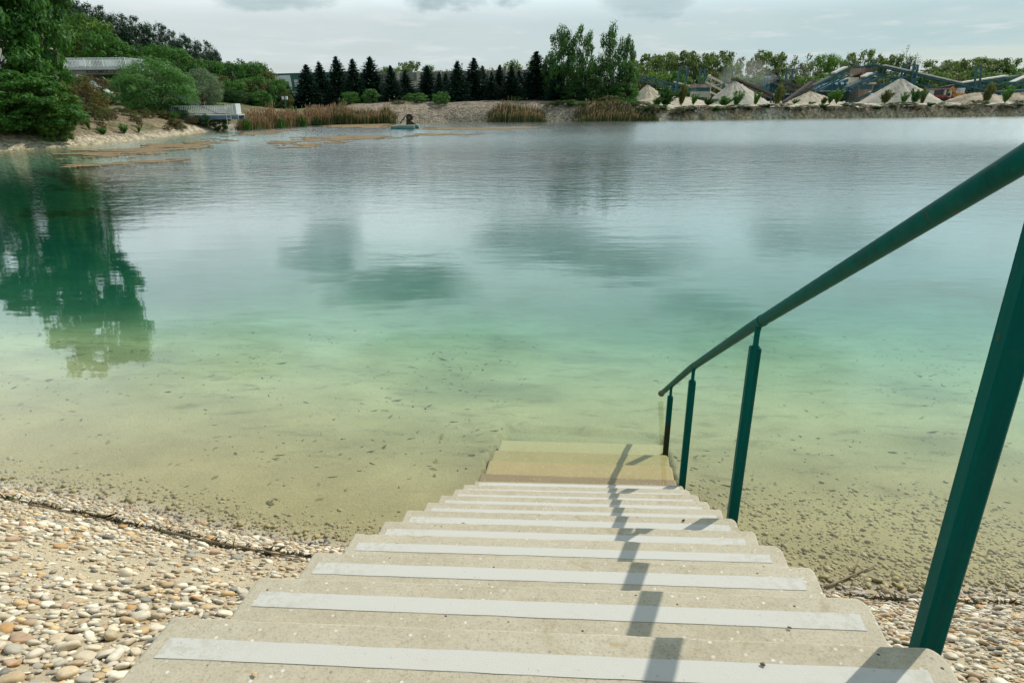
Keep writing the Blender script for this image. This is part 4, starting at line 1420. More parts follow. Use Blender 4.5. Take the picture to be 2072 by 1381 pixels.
def spruces():
    L = [(618, 132, 66, 'thick'), (645.5, 127, 54, ''), (679, 115, 64, 'tall'), (712, 120, 56, ''), (746, 117, 66, 'thick'), (791, 133, 50, ''), (818, 144, 50, 'lighter'), (864, 134, 60, ''), (888, 146, 34, 'slim'), (902, 149, 34, 'slim'), (924, 125, 60, ''), (959, 118, 62, 'ragged'), (978, 134, 40, 'slim'), (996, 147, 40, 'short'), (1010, 132, 44, 'slim'), (1035, 133, 52, ''), (1050, 143, 44, 'short'), (1086, 105, 74, 'broad tall'), (1128, 133, 50, '')]
    for i, (px, t, w, ad) in enumerate(L):
        tree('spruce_tree', ('spruce', i % 3), px, t, 97 + (i * 37 % 5) - 2, w, ('%s dark spruce above the gravel bank, %s from the left in the row' % (ad, ORD[i])).strip(), 'spruce', 'dark spruces in front of the halls')
    tree('deciduous_tree', ('tall', 1), 1110, 104, 98, 42, 'narrow dark leafy tree between the broad spruce and the tall poplars')
    tree('deciduous_tree', ('tall', 0), 1140, 54, 97, 84, 'tall ragged green tree right of the spruces, left one of the pair')
    tree('deciduous_tree', ('tall', 2), 1181, 47, 96.5, 76, 'tallest ragged green tree, right one of the pair beside the spruces')
    tree('deciduous_tree', ('tallb', 0), 1240, 52, 98, 74, 'tall many-stemmed green tree with upright feathery top')
    tree('deciduous_tree', ('tall', 1), 1274, 70, 99, 48, 'leaning tall green tree at the right of the feathery-topped one')
    tree('deciduous_tree', ('tallb', 0), 1215, 112, 99, 60, 'shorter green tree filling the gap between the tall trees', rz=2.2)
    tree('deciduous_tree', ('tall', 0), 1276, 125, 97, 50, 'bushy green tree at the foot of the leaning tall tree')
    tree('shrub', ('dark', 0), 1190, 150, 95.5, 70, 'dark bush under the tall ragged trees', 'bush')
    tree('shrub', ('dark', 2), 1160, 172, 95, 54, 'dark low bush left under the tall ragged trees', 'bush')
    tree('shrub', ('olive', 0), 1225, 192, 94, 70, 'olive bush on the bank below the feathery tree', 'bush')
    tree('shrub', ('shrub', 1), 1262, 168, 96, 60, 'green bush on the bank right of the olive bush', 'bush')
    for (px, t, Y, w, k, lb) in [(708, 185, 92, 40, 'shrub', 'green bush above the reeds under the left spruces'), (748, 180, 92, 38, 'shrub', 'green bush above the reeds under the fifth spruce'), (806, 202, 89, 32, 'olive', 'light bush at the right end of the reed bed behind the float'),
                                 (842, 188, 91, 48, 'shrub', 'wide dark green bush on the gravel bank behind the float'), (893, 185, 90.5, 38, 'shrub', 'upright green bush alone on the gravel bank'), (1045, 208, 93, 26, 'shrub', 'small green bush behind the middle reeds'), (1155, 232, 91.5, 20, 'olive', 'tiny yellow-green bush at the waterline left of the right reeds')]:
        tree('shrub', (k, int(px) % 3), px, t, Y, w, lb, 'bush')
    for i, (px, t, dy, w, k) in enumerate([(1112, 214, 2.6, 40, 'olive'), (1140, 206, 3.2, 50, 'dark'), (1172, 210, 2.4, 50, 'shrub'), (1205, 206, 2.6, 56, 'olive'), (1240, 202, 2.6, 56, 'olive'), (1272, 200, 2.4, 50, 'shrub'), (1302, 204, 2.0, 44, 'olive'), (1325, 212, 1.4, 40, 'shrub')]):
        tree('shrub', (k, i % 3), px, t, shore_y(px) + dy, w, 'olive scrub on the bank below the tall ragged trees, %s from the left' % ORD[i], 'bush', 'scrub below the tall trees')
    far = [(795, 131, 60, 'bright'), (828, 126, 46, 'forest'), (870, 134, 60, 'bright'), (905, 138, 50, 'bright'), (985, 133, 60, 'bright'), (1035, 124, 54, 'bright'), (1065, 130, 50, 'forest')]
    for i, (px, t, w, k) in enumerate(far):
        tree('deciduous_tree', (k, i % 3), px, t, 175, w, 'bright green treetop showing above the long concrete hall, %s from the left' % ORD[i], group='trees behind the concrete hall')


spruces()


def forest():
    belt = [(1292, 126, 'forest', 52), (1318, 112, 'forest', 56), (1345, 108, 'forest', 56), (1362, 118, 'bright', 50), (1388, 106, 'forest', 58), (1412, 112, 'forest', 52), (1437, 107, 'ragged', 54), (1455, 106, 'forest', 60), (1478, 116, 'bright', 52), (1504, 112, 'ragged', 50), (1530, 110, 'ragged', 52), (1560, 104, 'forest', 60), (1588, 110, 'ragged', 50), (1612, 112, 'ragged', 52), (1640, 108, 'ragged', 56), (1668, 103, 'bright', 60), (1696, 106, 'bright', 52), (1722, 110, 'ragged', 50), (1748, 102, 'forest', 50), (1782, 108, 'ragged', 52), (1806, 112, 'forest', 50), (1895, 122, 'forest', 60), (1930, 126, 'forest', 64), (1968, 118, 'forest', 66), (2002, 118, 'forest', 60)]
    for i, (px, t, k, w) in enumerate(belt):
        kind = {'forest': 'yellow-green', 'bright': 'full green', 'ragged': 'thin half-bare'}[k]
        tree('deciduous_tree', (k, i % 3), px, t, 188 + (i * 53) % 23, w, '%s tree in the forest belt behind the quarry, %s tree from its left end' % (kind, ORD[i]), group='forest belt behind the quarry')
    tree('deciduous_tree', ('forest', 1), 2036, 120, 195, 60, 'yellow-green tree in the forest belt, last but one at the right picture edge', group='forest belt behind the quarry')
    tree('deciduous_tree', ('bright', 1), 2066, 124, 190, 60, 'full green tree in the forest belt cut by the right picture edge', group='forest belt behind the quarry')
    tree('dead_tree', ('dead', 0), 1850, 93, 180, 78, 'gnarled nearly bare dark tree rising above the long conveyor')
    under = [(1300, 142), (1335, 140), (1372, 145), (1408, 150), (1446, 145), (1482, 150), (1520, 152), (1560, 150), (1600, 154), (1640, 150), (1680, 148), (1722, 150), (1765, 152), (1806, 148), (1850, 145), (1890, 142), (1930, 145), (1970, 142), (2010, 146), (2050, 142)]
    for i, (px, t) in enumerate(under):
        tree('shrub', (('olive', 'bright', 'shrub', 'bright')[i % 4], i % 3), px, t, 178 + i % 3, 70, 'leafy undergrowth bush behind the quarry, %s from the left' % ORD[i], 'bush', 'undergrowth behind the quarry')
    # young willows along the quarry bank
    S = [(1330, 196, 'shootdark', 30, 107), (1348, 178, 'shootdark', 56, 107.5), (1382, 168, 'shoots', 26, 108), (1405, 188, 'shoots', 22, 108.5), (1434, 197, 'shootdark', 40, 107.5), (1466, 194, 'shootdark', 40, 108), (1493, 181, 'shoots', 32, 107.5), (1531, 186, 'shoots', 22, 110), (1577, 172, 'shoots', 28, 108), (1609, 200, 'shoots', 22, 109), (1640, 206, 'shoots', 24, 108), (1668, 196, 'shoots', 18, 108.5), (1683, 182, 'shoots', 22, 109), (1697, 178, 'shoots', 24, 108), (1795, 182, 'shoots', 34, 108), (1832, 184, 'shoots', 22, 112), (1855, 178, 'shootdark', 34, 107.5), (1872, 176, 'shoots', 18, 109), (1906, 205, 'shoots', 16, 109), (1976, 202, 'shootdark', 36, 107.5), (2004, 168, 'shoots', 28, 108), (2042, 172, 'shoots', 28, 108.5), (2064, 202, 'shootdark', 34, 107.5)]
    for i, (px, t, k, w, Y) in enumerate(S):
        tree('young_willow', (k, i % 3), px, t, Y, w * 1.25, 'young willow shoots on the quarry bank, %s from the left along the shore' % ORD[i], 'sapling', 'young willows on the quarry bank', rz=((i * 37) % 10 - 5) * .06)
    low = [(1300, 214), (1322, 208), (1345, 212), (1368, 216), (1392, 214), (1418, 218), (1446, 214), (1470, 216), (1496, 214), (1522, 220), (1552, 218), (1580, 216), (1606, 220), (1634, 222), (1662, 220), (1690, 218), (1722, 222), (1752, 220), (1778, 216), (1802, 214), (1826, 214), (1850, 210), (1880, 220), (1912, 220), (1938, 216), (1966, 212), (1992, 220), (2022, 218), (2048, 212), (2068, 214)]
    for i, (px, t) in enumerate(low):
        k = ('dark', 'olive', 'grass', 'brownscrub')[(i * 7) % 4]
        key = {'dark': ('dark', i % 3), 'olive': ('olive', i % 3), 'grass': ('shootdark', i % 3), 'brownscrub': ('brown', 0)}[k]
        tree('shrub', key, px, t, shore_y(px) + .45 + .3 * (i % 3), 34 + (i * 13) % 22, 'low scrub at the quarry bank foot, %s' % (ORD[i] + ' from the left' if i < 25 else ORD[29 - i] + ' from the right'), 'bush', 'scrub at the foot of the quarry bank')


forest()


def reeds():
    def bed(name, a, b, Y0, Y1, H, n, seed, label, green=.35, dry=1.0):
        r = np.random.default_rng(seed)
        t = r.uniform(0, 1, n)
        pxs = a + (b - a) * t
        w_ = np.array([ground_px(p_, shore_row(p_), 0) for p_ in pxs])
        x = w_[:, 0] + r.normal(0, .15, n)
        y = w_[:, 1] + Y0 + (Y1 - Y0) * r.uniform(0, 1, n)
        edge = np.clip(np.minimum(t, 1 - t) / .12, .35, 1)
        isg = r.uniform(0, 1, n) < green
        z = np.maximum(ground_h(np.stack([x, y], 1)), -.15)
        h = H * edge * r.uniform(.6, 1.08, n) * (.55 + .75 * vnoise(x * .55, y * .5, seed))
        h = np.where(isg, h * .78, h)
        w = np.where(isg, .045, .03)
        lx = r.normal(.05, .10, n) * h; ly = r.normal(0, .08, n) * h
        yaw = r.uniform(0, math.pi, n)
        ux, uy = np.cos(yaw) * w, np.sin(yaw) * w
        V, Cc, Q = [], [], []
        fr = [0, .45, .8, 1.0]
        wd = [1, .9, .6, .12]
        for f_, k in zip(fr, wd):
            for s in (-1, 1):
                V.append(np.stack([x + lx * f_ ** 1.6 + s * ux * k, y + ly * f_ ** 1.6 + s * uy * k, z + h * f_], 1))
        V = np.stack(V, 1)
        base = np.where(isg[:, None], np.array([.09, .115, .04]), np.array([.43, .255, .12])) * r.uniform(.55, 1.3, (n, 1))
        low = np.where(isg[:, None], base, np.array([.20, .19, .085]) * r.uniform(.6, 1.3, (n, 1)))
        for k in range(4):
            c = low * (1 - fr[k]) + base * fr[k]
            Cc += [c, c]
        Cc = np.stack(Cc, 1)
        i0 = (np.arange(n) * 8)[:, None]
        for k in range(3):
            Q.append(i0 + np.array([2 * k, 2 * k + 1, 2 * k + 3, 2 * k + 2])[None])
        # feathery plumes on the dry stalks
        pl = (~isg) & (r.uniform(0, 1, n) < .5)
        m = int(pl.sum())
        tp = np.stack([x + lx, y + ly, z + h], 1)[pl]
        PV = []
        for k in range(2):
            ya = r.uniform(0, math.pi, m)
            s = r.uniform(.10, .19, m)
            d = np.stack([np.cos(ya) * s * .32, np.sin(ya) * s * .32, np.zeros(m)], 1)
            sl_ = np.stack([s * .35, np.zeros(m), s * 1.1], 1)
            PV.append(np.stack([tp - sl_ * .6, tp + d, tp + sl_, tp - d], 1).reshape(-1, 3))
        PV = np.concatenate(PV)
        pc = np.repeat(np.array([(.40, .27, .17)]) * r.uniform(.7, 1.3, (2 * m, 1)), 4, 0)
        nv = n * 8
        Q.append((np.arange(len(PV)).reshape(-1, 4)) + nv)
        me = mesh_np(name, np.concatenate([V.reshape(-1, 3), PV]), np.concatenate(Q), M['reed'], pcol=np.concatenate([Cc.reshape(-1, 3), pc]))
        tag(link(name, me), label, 'reeds', kind='stuff')
    bed('reed_bed', 486, 556, -1.0, 1.4, 1.85, 1500, 1, 'reddish dry reeds with green shoots right of the jetty', .3)
    bed('reed_bed', 556, 606, -.8, 1.2, 1.5, 1000, 2, 'dry reeds between the jetty reeds and the long reed bed', .35)
    bed('reed_bed', 600, 680, -1.0, 2.0, 1.65, 1700, 3, 'tall brown reeds at the left part of the long bed under the spruces', .25)
    bed('reed_bed', 655, 800, -1.0, 1.2, 1.75, 3800, 4, 'long bed of green reeds with brown plumes behind the floating algae', .78)
    bed('reed_bed', 988, 1104, -1.1, 1.0, 1.6, 1700, 5, 'bed of greenish plumed reeds at the foot of the middle gravel bank', .75)
    bed('reed_bed', 1160, 1318, -1.1, 1.0, 1.35, 1800, 6, 'olive brown reeds below the tall ragged trees', .75)
    bed('reed_bed', 1268, 1330, -1.3, .5, 1.1, 900, 7, 'dark green reeds at the right end of the wooded bank', .9)


reeds()
# ------------------------------------------------------------------ bridge, jetty, halls
def text_mesh(txt, size, depth, name):
    cu = bpy.data.curves.new(name, 'FONT')
    cu.body = txt
    cu.size = size
    cu.extrude = depth
    cu.offset = size * .018
    cu.space_character = 1.12
    ob = bpy.data.objects.new(name, cu)
    COL.objects.link(ob)
    dg = bpy.context.evaluated_depsgraph_get()
    me = bpy.data.meshes.new_from_object(ob.evaluated_get(dg))
    bpy.data.objects.remove(ob)
    me.name = name
    return me


def build_bridge():
    Y = BRY
    A, B = at(48, 137, Y), at(262, 135, Y)
    z1 = (A[2] + B[2]) / 2                 # deck top
    x0, x1 = A[0] - 6, B[0]
    zb = at(150, 151, Y)[2]
    W = 5.0
    root = empty('footbridge', ((x0 + x1) / 2, Y, z1))
    tag(root, 'concrete bridge with white slatted railing and dark lettering among the trees on the hill', 'bridge')
    ox, oz = (x0 + x1) / 2, z1
    L = x1 - x0
    MB().box((0, W / 2, -.16), (L, W, .32)).build('deck', M['pale_concrete'], root)
    MB().box((-.2, .45, -.32 - (z1 - zb - .32) / 2), (L - .6, .5, z1 - zb - .32)).build('beam', M['beam_concrete'], root)
    # railings front, end return and back
    def railing(p, q, nm):
        p, q = np.array(p), np.array(q)
        n = max(2, int(np.linalg.norm(q - p) / .19))
        m = MB()
        up = np.array([0, 0, 1.0])
        m.bar(p + up * 1.02, q + up * 1.02, .07)
        m.bar(p + up * .12, q + up * .12, .05)
        for i in range(n + 1):
            c = p + (q - p) * i / n
            m.bar(c + up * .12, c + up * 1.12, .075, .03)
        for i in range(0, n + 1, 12):
            c = p + (q - p) * i / n
            m.bar(c, c + up * 1.06, .09)
        m.build(nm, M['white_metal'], root)
    railing((-L / 2 + .1, .06, 0), (L / 2 - .5, .06, 0), 'railing')
    railing((L / 2 - .5, .10, 0), (L / 2 + 1.1, 2.2, -.1), 'railing')
    railing((-L / 2 + .1, W - .06, 0), (L / 2 - .5, W - .06, 0), 'railing')
    # name in raised letters on the beam
    l0, l1 = at(173, 148, Y)[0] - ox, at(240, 148, Y)[0] - ox
    me = text_mesh('RIEDM\u00dcLLER', .60, .03, 'lettering')
    co = np.array([v.co for v in me.vertices])
    o = link('lettering', me, root, (l0, .168, at(173, 148.6, Y)[2] - oz))
    o.rotation_euler = (math.pi / 2, 0, 0)
    k = (l1 - l0) / (co[:, 0].max() - co[:, 0].min())
    o.scale = (k, k * .95, 1)
    me.materials.clear(); me.materials.append(M['dark_letter'])
    # sloped abutment with its stone edge, and the wall closing the passage
    a0, a1 = at(158, 152, Y), at(236, 206, Y - 5)
    m = MB()
    for (p, q, w_, h_) in (((a0[0] - ox, .2, -1.0), (a1[0] - ox, -3.6, a1[2] - oz), .8, .35),):
        m.bar(p, q, w_, h_)
    m.build('abutment_slope', M['pale_concrete'], root)
    xa = at(160, 160, Y)[0] - ox
    MB().hexa([(xa - 9, .8, -5), (xa + 5.2, .8, -5), (xa + 5.2, W - .3, -5), (xa - 9, W - .3, -5), (xa - 9, .8, -1.02), (xa + .4, .8, -1.02), (xa + .4, W - .3, -1.02), (xa - 9, W - .3, -1.02)]).build('abutment', M['beam_concrete'], root)
    MB().box((at(255, 170, Y)[0] - ox + 1.4, W / 2, -2.6), (2.4, W - .8, 4.2)).build('pier', M['beam_concrete'], root)
    # pale house behind the lakeside tree
    hy = 100
    h0 = at(-60, 90, hy); h1 = at(58, 90, hy)
    r = empty('house', ((h0[0] + h1[0]) / 2, hy, gz((h0[0] + h1[0]) / 2, hy)))
    zt = at(20, 72, hy)[2] - r.location.z
    tag(r, 'pale house wall glimpsed through the leaves of the lakeside tree', 'house')
    w_ = h1[0] - h0[0]
    MB().box((0, 3, zt / 2 - 1), (w_, 6, zt + 2)).build('wall', M['cream'], r)
    MB().hexa([(-w_ / 2 - .4, -.4, zt), (w_ / 2 + .4, -.4, zt), (w_ / 2 + .4, 6.4, zt), (-w_ / 2 - .4, 6.4, zt), (-w_ / 2, 2.9, zt + 2.2), (w_ / 2, 2.9, zt + 2.2), (w_ / 2, 3.1, zt + 2.2), (-w_ / 2, 3.1, zt + 2.2)]).build('roof', M['rusty_sheet'], r)
    for i in range(4):
        f = MB().box((-w_ / 2 + 1.2 + i * w_ / 4, -.02, zt - 1.5), (1.1, .06, 1.2)).build('window', M['dark_inside'], r)
    # pale concrete wing wall standing up behind the railing
    p = at(78, 97, Y + 2)
    q = at(78, 119, Y + 2)
    r = empty('signal_post', (p[0], Y + 2, q[2] - .6))
    tag(r, 'small pale post with flared foot standing behind the left end of the bridge railing', 'post')
    h = p[2] - q[2] + .6
    MB().box((0, 0, h / 2), (.2, .25, h)).build('post', M['pale_concrete'], r)
    MB().hexa([(-1.2, -.15, 0), (.2, -.15, 0), (.2, .15, 0), (-1.2, .15, 0), (.02, -.15, h * .62), (.2, -.15, h * .62), (.2, .15, h * .62), (.02, .15, h * .62)]).build('foot', M['pale_concrete'], r)


build_bridge()


def build_jetty():
    A, B = at(350, 233.5, 66.5), at(482, 233.5, 66.0)
    z = at(430, 232, 66.2)[2]
    x0, x1 = A[0], B[0]
    L = x1 - x0
    W = 1.6
    root = empty('diving_jetty', (x1, 66.0, z), .0)
    tag(root, 'blue-grey steel jetty with white slatted railing and ladder at the water edge', 'jetty')
    MB().box((-L / 2, W / 2, -.05), (L, W, .08)).build('deck', M['pale_concrete'], root)
    MB().box((-L / 2, .06, -.27), (L - .04, .14, .36)).build('beam', M['blue_grey'], root)
    MB().box((-L / 2, W - .06, -.27), (L - .04, .14, .36)).build('beam', M['blue_grey'], root)
    xe = at(470, 225, 66)[0] - x1
    for yy in (.08, W - .08):
        m = MB()
        n = int((xe + L) / .17)
        m.bar((-L, yy, .78), (xe, yy, .78), .05)
        m.bar((-L, yy, .12), (xe, yy, .12), .045)
        for i in range(n + 1):
            x = -L + (xe + L) * i / n
            m.bar((x, yy, .12), (x + .06, yy, .78), .05, .03)
        m.build('railing', M['white_metal'], root)
    MB().box((xe + .15, W / 2, .5), (.3, W - .4, .95)).build('end_panel', M['grey_panel'], root)
    m = MB()
    lx = at(458, 225, 66)[0] - x1
    for dx_ in (0, .42):
        m.tube([(lx + dx_ + .25, -.02, .0), (lx + dx_ + .2, -.05, .95), (lx + dx_, -.12, .98), (lx + dx_, -.16, .2), (lx + dx_ + .05, -.2, -z - .5)], .028, 6)
    for i in range(6):
        m.bar((lx + .02, -.17, -.35 - i * .3), (lx + .45, -.17, -.35 - i * .3), .04)
    m.build('ladder', M['white_metal'], root)
    m = MB()
    m.bar((-L + 1.2, .1, 1.6), (-L + 4.6, .06, .05), .05)
    m.bar((-L + .4, .1, 1.9), (-L + 2.8, .06, .95), .05)
    m.build('stay_rod', M['blue_grey'], root)
    for x in (-L + .8, -L * .55):
        MB().bar((x, W / 2, -.3), (x, W / 2, -z - .4), .22).build('post', M['blue_grey'], root)
    # pale gravel patch or board behind the big bush: a light board fence
    # twin lantern post by the path
    p = at(576, 196, 84)
    zg = gz(p[0], 84)
    r = empty('signpost', (p[0], 84, zg))
    tag(r, 'green post with two small pale boxes at the right foot of the wooded hill', 'post')
    h = p[2] - zg
    MB().bar((0, 0, -.1), (0, 0, h + .1), .12).build('post', M['green_panel'], r)
    for s in (-1, 1):
        MB().box((s * .22, -.02, h - .12), (.24, .2, .38)).build('box', M['white_metal'], r)
        MB().box((s * .22, -.02, h + .10), (.30, .26, .06)).build('box_roof', M['green_panel'], r)


build_jetty()


def build_halls():
    # warehouse of grey and green panels
    Y = 150
    A, B = at(538, 150, Y + 6), at(706, 147.5, Y - 4)
    d = B - A
    L = math.hypot(d[0], d[1]); rz = math.atan2(d[1], d[0])
    zg = 1.8
    H = (A[2] + B[2]) / 2 - zg
    root = empty('warehouse', (A[0], A[1], zg), rz)
    tag(root, 'flat-roofed warehouse with light grey and dark green wall panels behind the left spruces', 'warehouse')
    MB().box((L / 2, 8, H / 2), (L, 16, H)).build('wall', M['green_panel'], root)
    u = lambda px: (px - 538) / (706 - 538) * L
    MB().box(((u(540) + u(546)) / 2 - .3, -.03, H * .5 + .9), (u(543) - u(538), .08, H - 2.2)).build('white_panel', M['grey_panel'], root)
    zc = 2.2
    MB().hexa([(u(545), -.06, zc), (u(592), -.06, zc), (u(592), .02, zc), (u(545), .02, zc), (u(545), -.06, H - .25), (u(589), -.06, H - .25), (u(589), .02, H - .25), (u(545), .02, H - .25)]).build('grey_panel', M['grey_panel'], root)
    MB().box((L / 2, -.05, zc / 2), (L + .1, .16, zc)).build('plinth', M['hall_wall'], root)
    MB().box((L / 2, 8, H + .06), (L + .3, 16.3, .14)).build('roof_edge', M['green_panel'], root)
    for px in (601, 634, 662, 690):
        w = MB().box((u(px), -.03, H - 1.9), (1.3, .08, 1.4)).build('window', M['glass'], root)
        MB().box((u(px), -.08, H - 1.9), (.08, .04, 1.4)).build('mullion', M['white_metal'], w)
    for px in (598, 640, 660):
        MB().box((u(px), -.03, H - 4.6), (1.4, .08, 2.0)).build('window', M['glass'], root)
    # long concrete hall
    A, B = at(688, 150, 138), at(1078, 140.5, 122)
    d = B - A
    L = math.hypot(d[0], d[1]); rz = math.atan2(d[1], d[0])
    zg = 2.0
    HA, HB = A[2] - zg, B[2] - zg
    H = (HA + HB) / 2
    root = empty('concrete_hall', (A[0], A[1], zg), rz)
    tag(root, 'long low concrete hall with dark stained parapet and pilasters behind the spruces', 'hall')
    ph = 1.35
    def slab(x0, x1, y0, y1, z0, z1, nm, mt):
        MB().hexa([(x0, y0, z0), (x1, y0, z0), (x1, y1, z0), (x0, y1, z0), (x0, y0, z1), (x1, y0, z1), (x1, y1, z1), (x0, y1, z1)]).build(nm, mt, root)
    slab(0, L, 0, 14, 0, H - ph, 'wall', M['hall_wall'])
    slab(-.2, L + .2, -.35, 14.2, H - ph, H, 'parapet', M['hall_parapet'])
    n = 9
    for i in range(n + 1):
        x = L * i / n
        MB().box((x, -.22, (H + .15) / 2), (.75, .42 + .3, H + .15)).build('pilaster', M['hall_wall'], root)
    for i in range(n):
        x = L * (i + .5) / n
        MB().box((x, -.03, (H - ph) * .42), (L / n * .72, .08, 1.7)).build('window', M['dark_inside'], root)
    # thin mast with lamp on the roof
    p = at(935, 131, 129); q = at(935, 143, 129)
    r = empty('mast_lamp', (p[0], 129, q[2] - .4))
    tag(r, 'thin lamp mast on the roof edge of the concrete hall', 'lamp')
    hh = p[2] - q[2] + .4
    MB().bar((0, 0, 0), (0, 0, hh), .07).build('mast', M['blue_grey'], r)
    MB().box((0, 0, hh + .12), (.3, .3, .28)).build('lamp_head', M['pale_concrete'], r)
    # small cream hut between the trunks
    p0, p1 = at(1090, 150, 112), at(1150, 150, 112)
    r = empty('hut', ((p0[0] + p1[0]) / 2, 112, 2.2))
    tag(r, 'cream walled hut glimpsed between the broad spruce and the tall ragged trees', 'hut')
    zt = at(1120, 146, 112)[2] - 2.2
    w = p1[0] - p0[0]
    MB().box((0, 2, zt / 2), (w, 4, zt)).build('wall', M['cream'], r)
    MB().box((0, 2, zt + .12), (w + .6, 4.6, .24)).build('roof', M['rusty_sheet'], r)
    MB().box((w * .1, -.03, 1.1), (1.0, .08, 2.1)).build('door', M['rusty_sheet'], r)


build_halls()


def build_float():
    p = ground_px(815, 261, 0)
    k = at(790, 261, p[1]); k2 = at(838, 261, p[1])
    L = k2[0] - k[0]
    root = empty('float_raft', (p[0], p[1], 0), .06)
    tag(root, 'raft of two teal barrel floats with stained tops moored off the reeds', 'raft')
    for y, x in ((0, 0), (1.15, .35)):
        m = MB()
        m.tube([(x - L / 2, y, .10), (x - L / 2 + .05, y, .10), (x + L / 2 - .05, y, .10), (x + L / 2, y, .10)], [.15, .21, .21, .15], 14)
        f = m.build('float', M['float_blue'], root, True)
        t = MB()
        t.box((x, y, .285), (L - .06, .40, .10))
        t.build('stained_top', M['float_top'], f)
        for s in (-1, 1):
            MB().tube([(x + s * (L / 2 + .004), y, .10), (x + s * (L / 2 + .02), y, .10)], [.13, .12], 14).build('end_cap', M['float_top'], f)
    MB().box((.2, .57, .365), (L * .6, 1.5, .05)).build('deck_plate', M['float_top'], root)
    s = at(826, 250, p[1] + .5)
    r = empty('iron_machine', (s[0] - .0, p[1] + .55, .392))
    tag(r, 'dark rusty iron machine with round drum and slanting chute standing on the raft', 'machine')
    r.scale = (.8, .8, .72)
    MB().hexa([(-.25, -.3, 0), (.35, -.3, 0), (.35, .3, 0), (-.25, .3, 0), (-.15, -.2, .7), (.25, -.2, .7), (.25, .2, .7), (-.15, .2, .7)]).build('pedestal', M['dark_rust'], r)
    m = MB()
    m.tube([(0.22, -.32, .92), (0.22, -.29, .92), (0.22, .29, .92), (0.22, .32, .92)], [.36, .43, .43, .36], 24)
    m.build('drum', M['dark_rust'], r, True)
    MB().tube([(0.22, -.36, .92), (0.22, -.31, .92)], [.12, .12], 12).build('hub', M['rust'], r)
    # hood: a bent plate from over the drum down to the water side
    hp = [(.55, 1.30), (.20, 1.42), (-.15, 1.30), (-.45, 1.0), (-.75, .62), (-.98, .28)]
    v = []
    for (x, z) in hp:
        v += [(x, -.36, z), (x, .36, z), (x - .03, .36, z - .07), (x - .03, -.36, z - .07)]
    q = []
    for i in range(len(hp) - 1):
        for j in range(4):
            q.append((i * 4 + j, i * 4 + (j + 1) % 4, i * 4 + 4 + (j + 1) % 4, i * 4 + 4 + j))
    q += [(0, 3, 2, 1), (20, 21, 22, 23)]
    link('hood', mesh_np('hood', np.array(v), np.array(q), M['dark_rust']), r)
    MB().bar((-1.1, .1, .0), (-.35, .1, .95), .06).build('strut', M['dark_rust'], r)
    MB().hexa([(.3, -.2, 0), (1.05, -.2, 0), (1.05, .2, 0), (.3, .2, 0), (.3, -.2, .45), (.45, -.2, .40), (.45, .2, .40), (.3, .2, .45)]).build('fender', M['dark_rust'], r)


build_float()


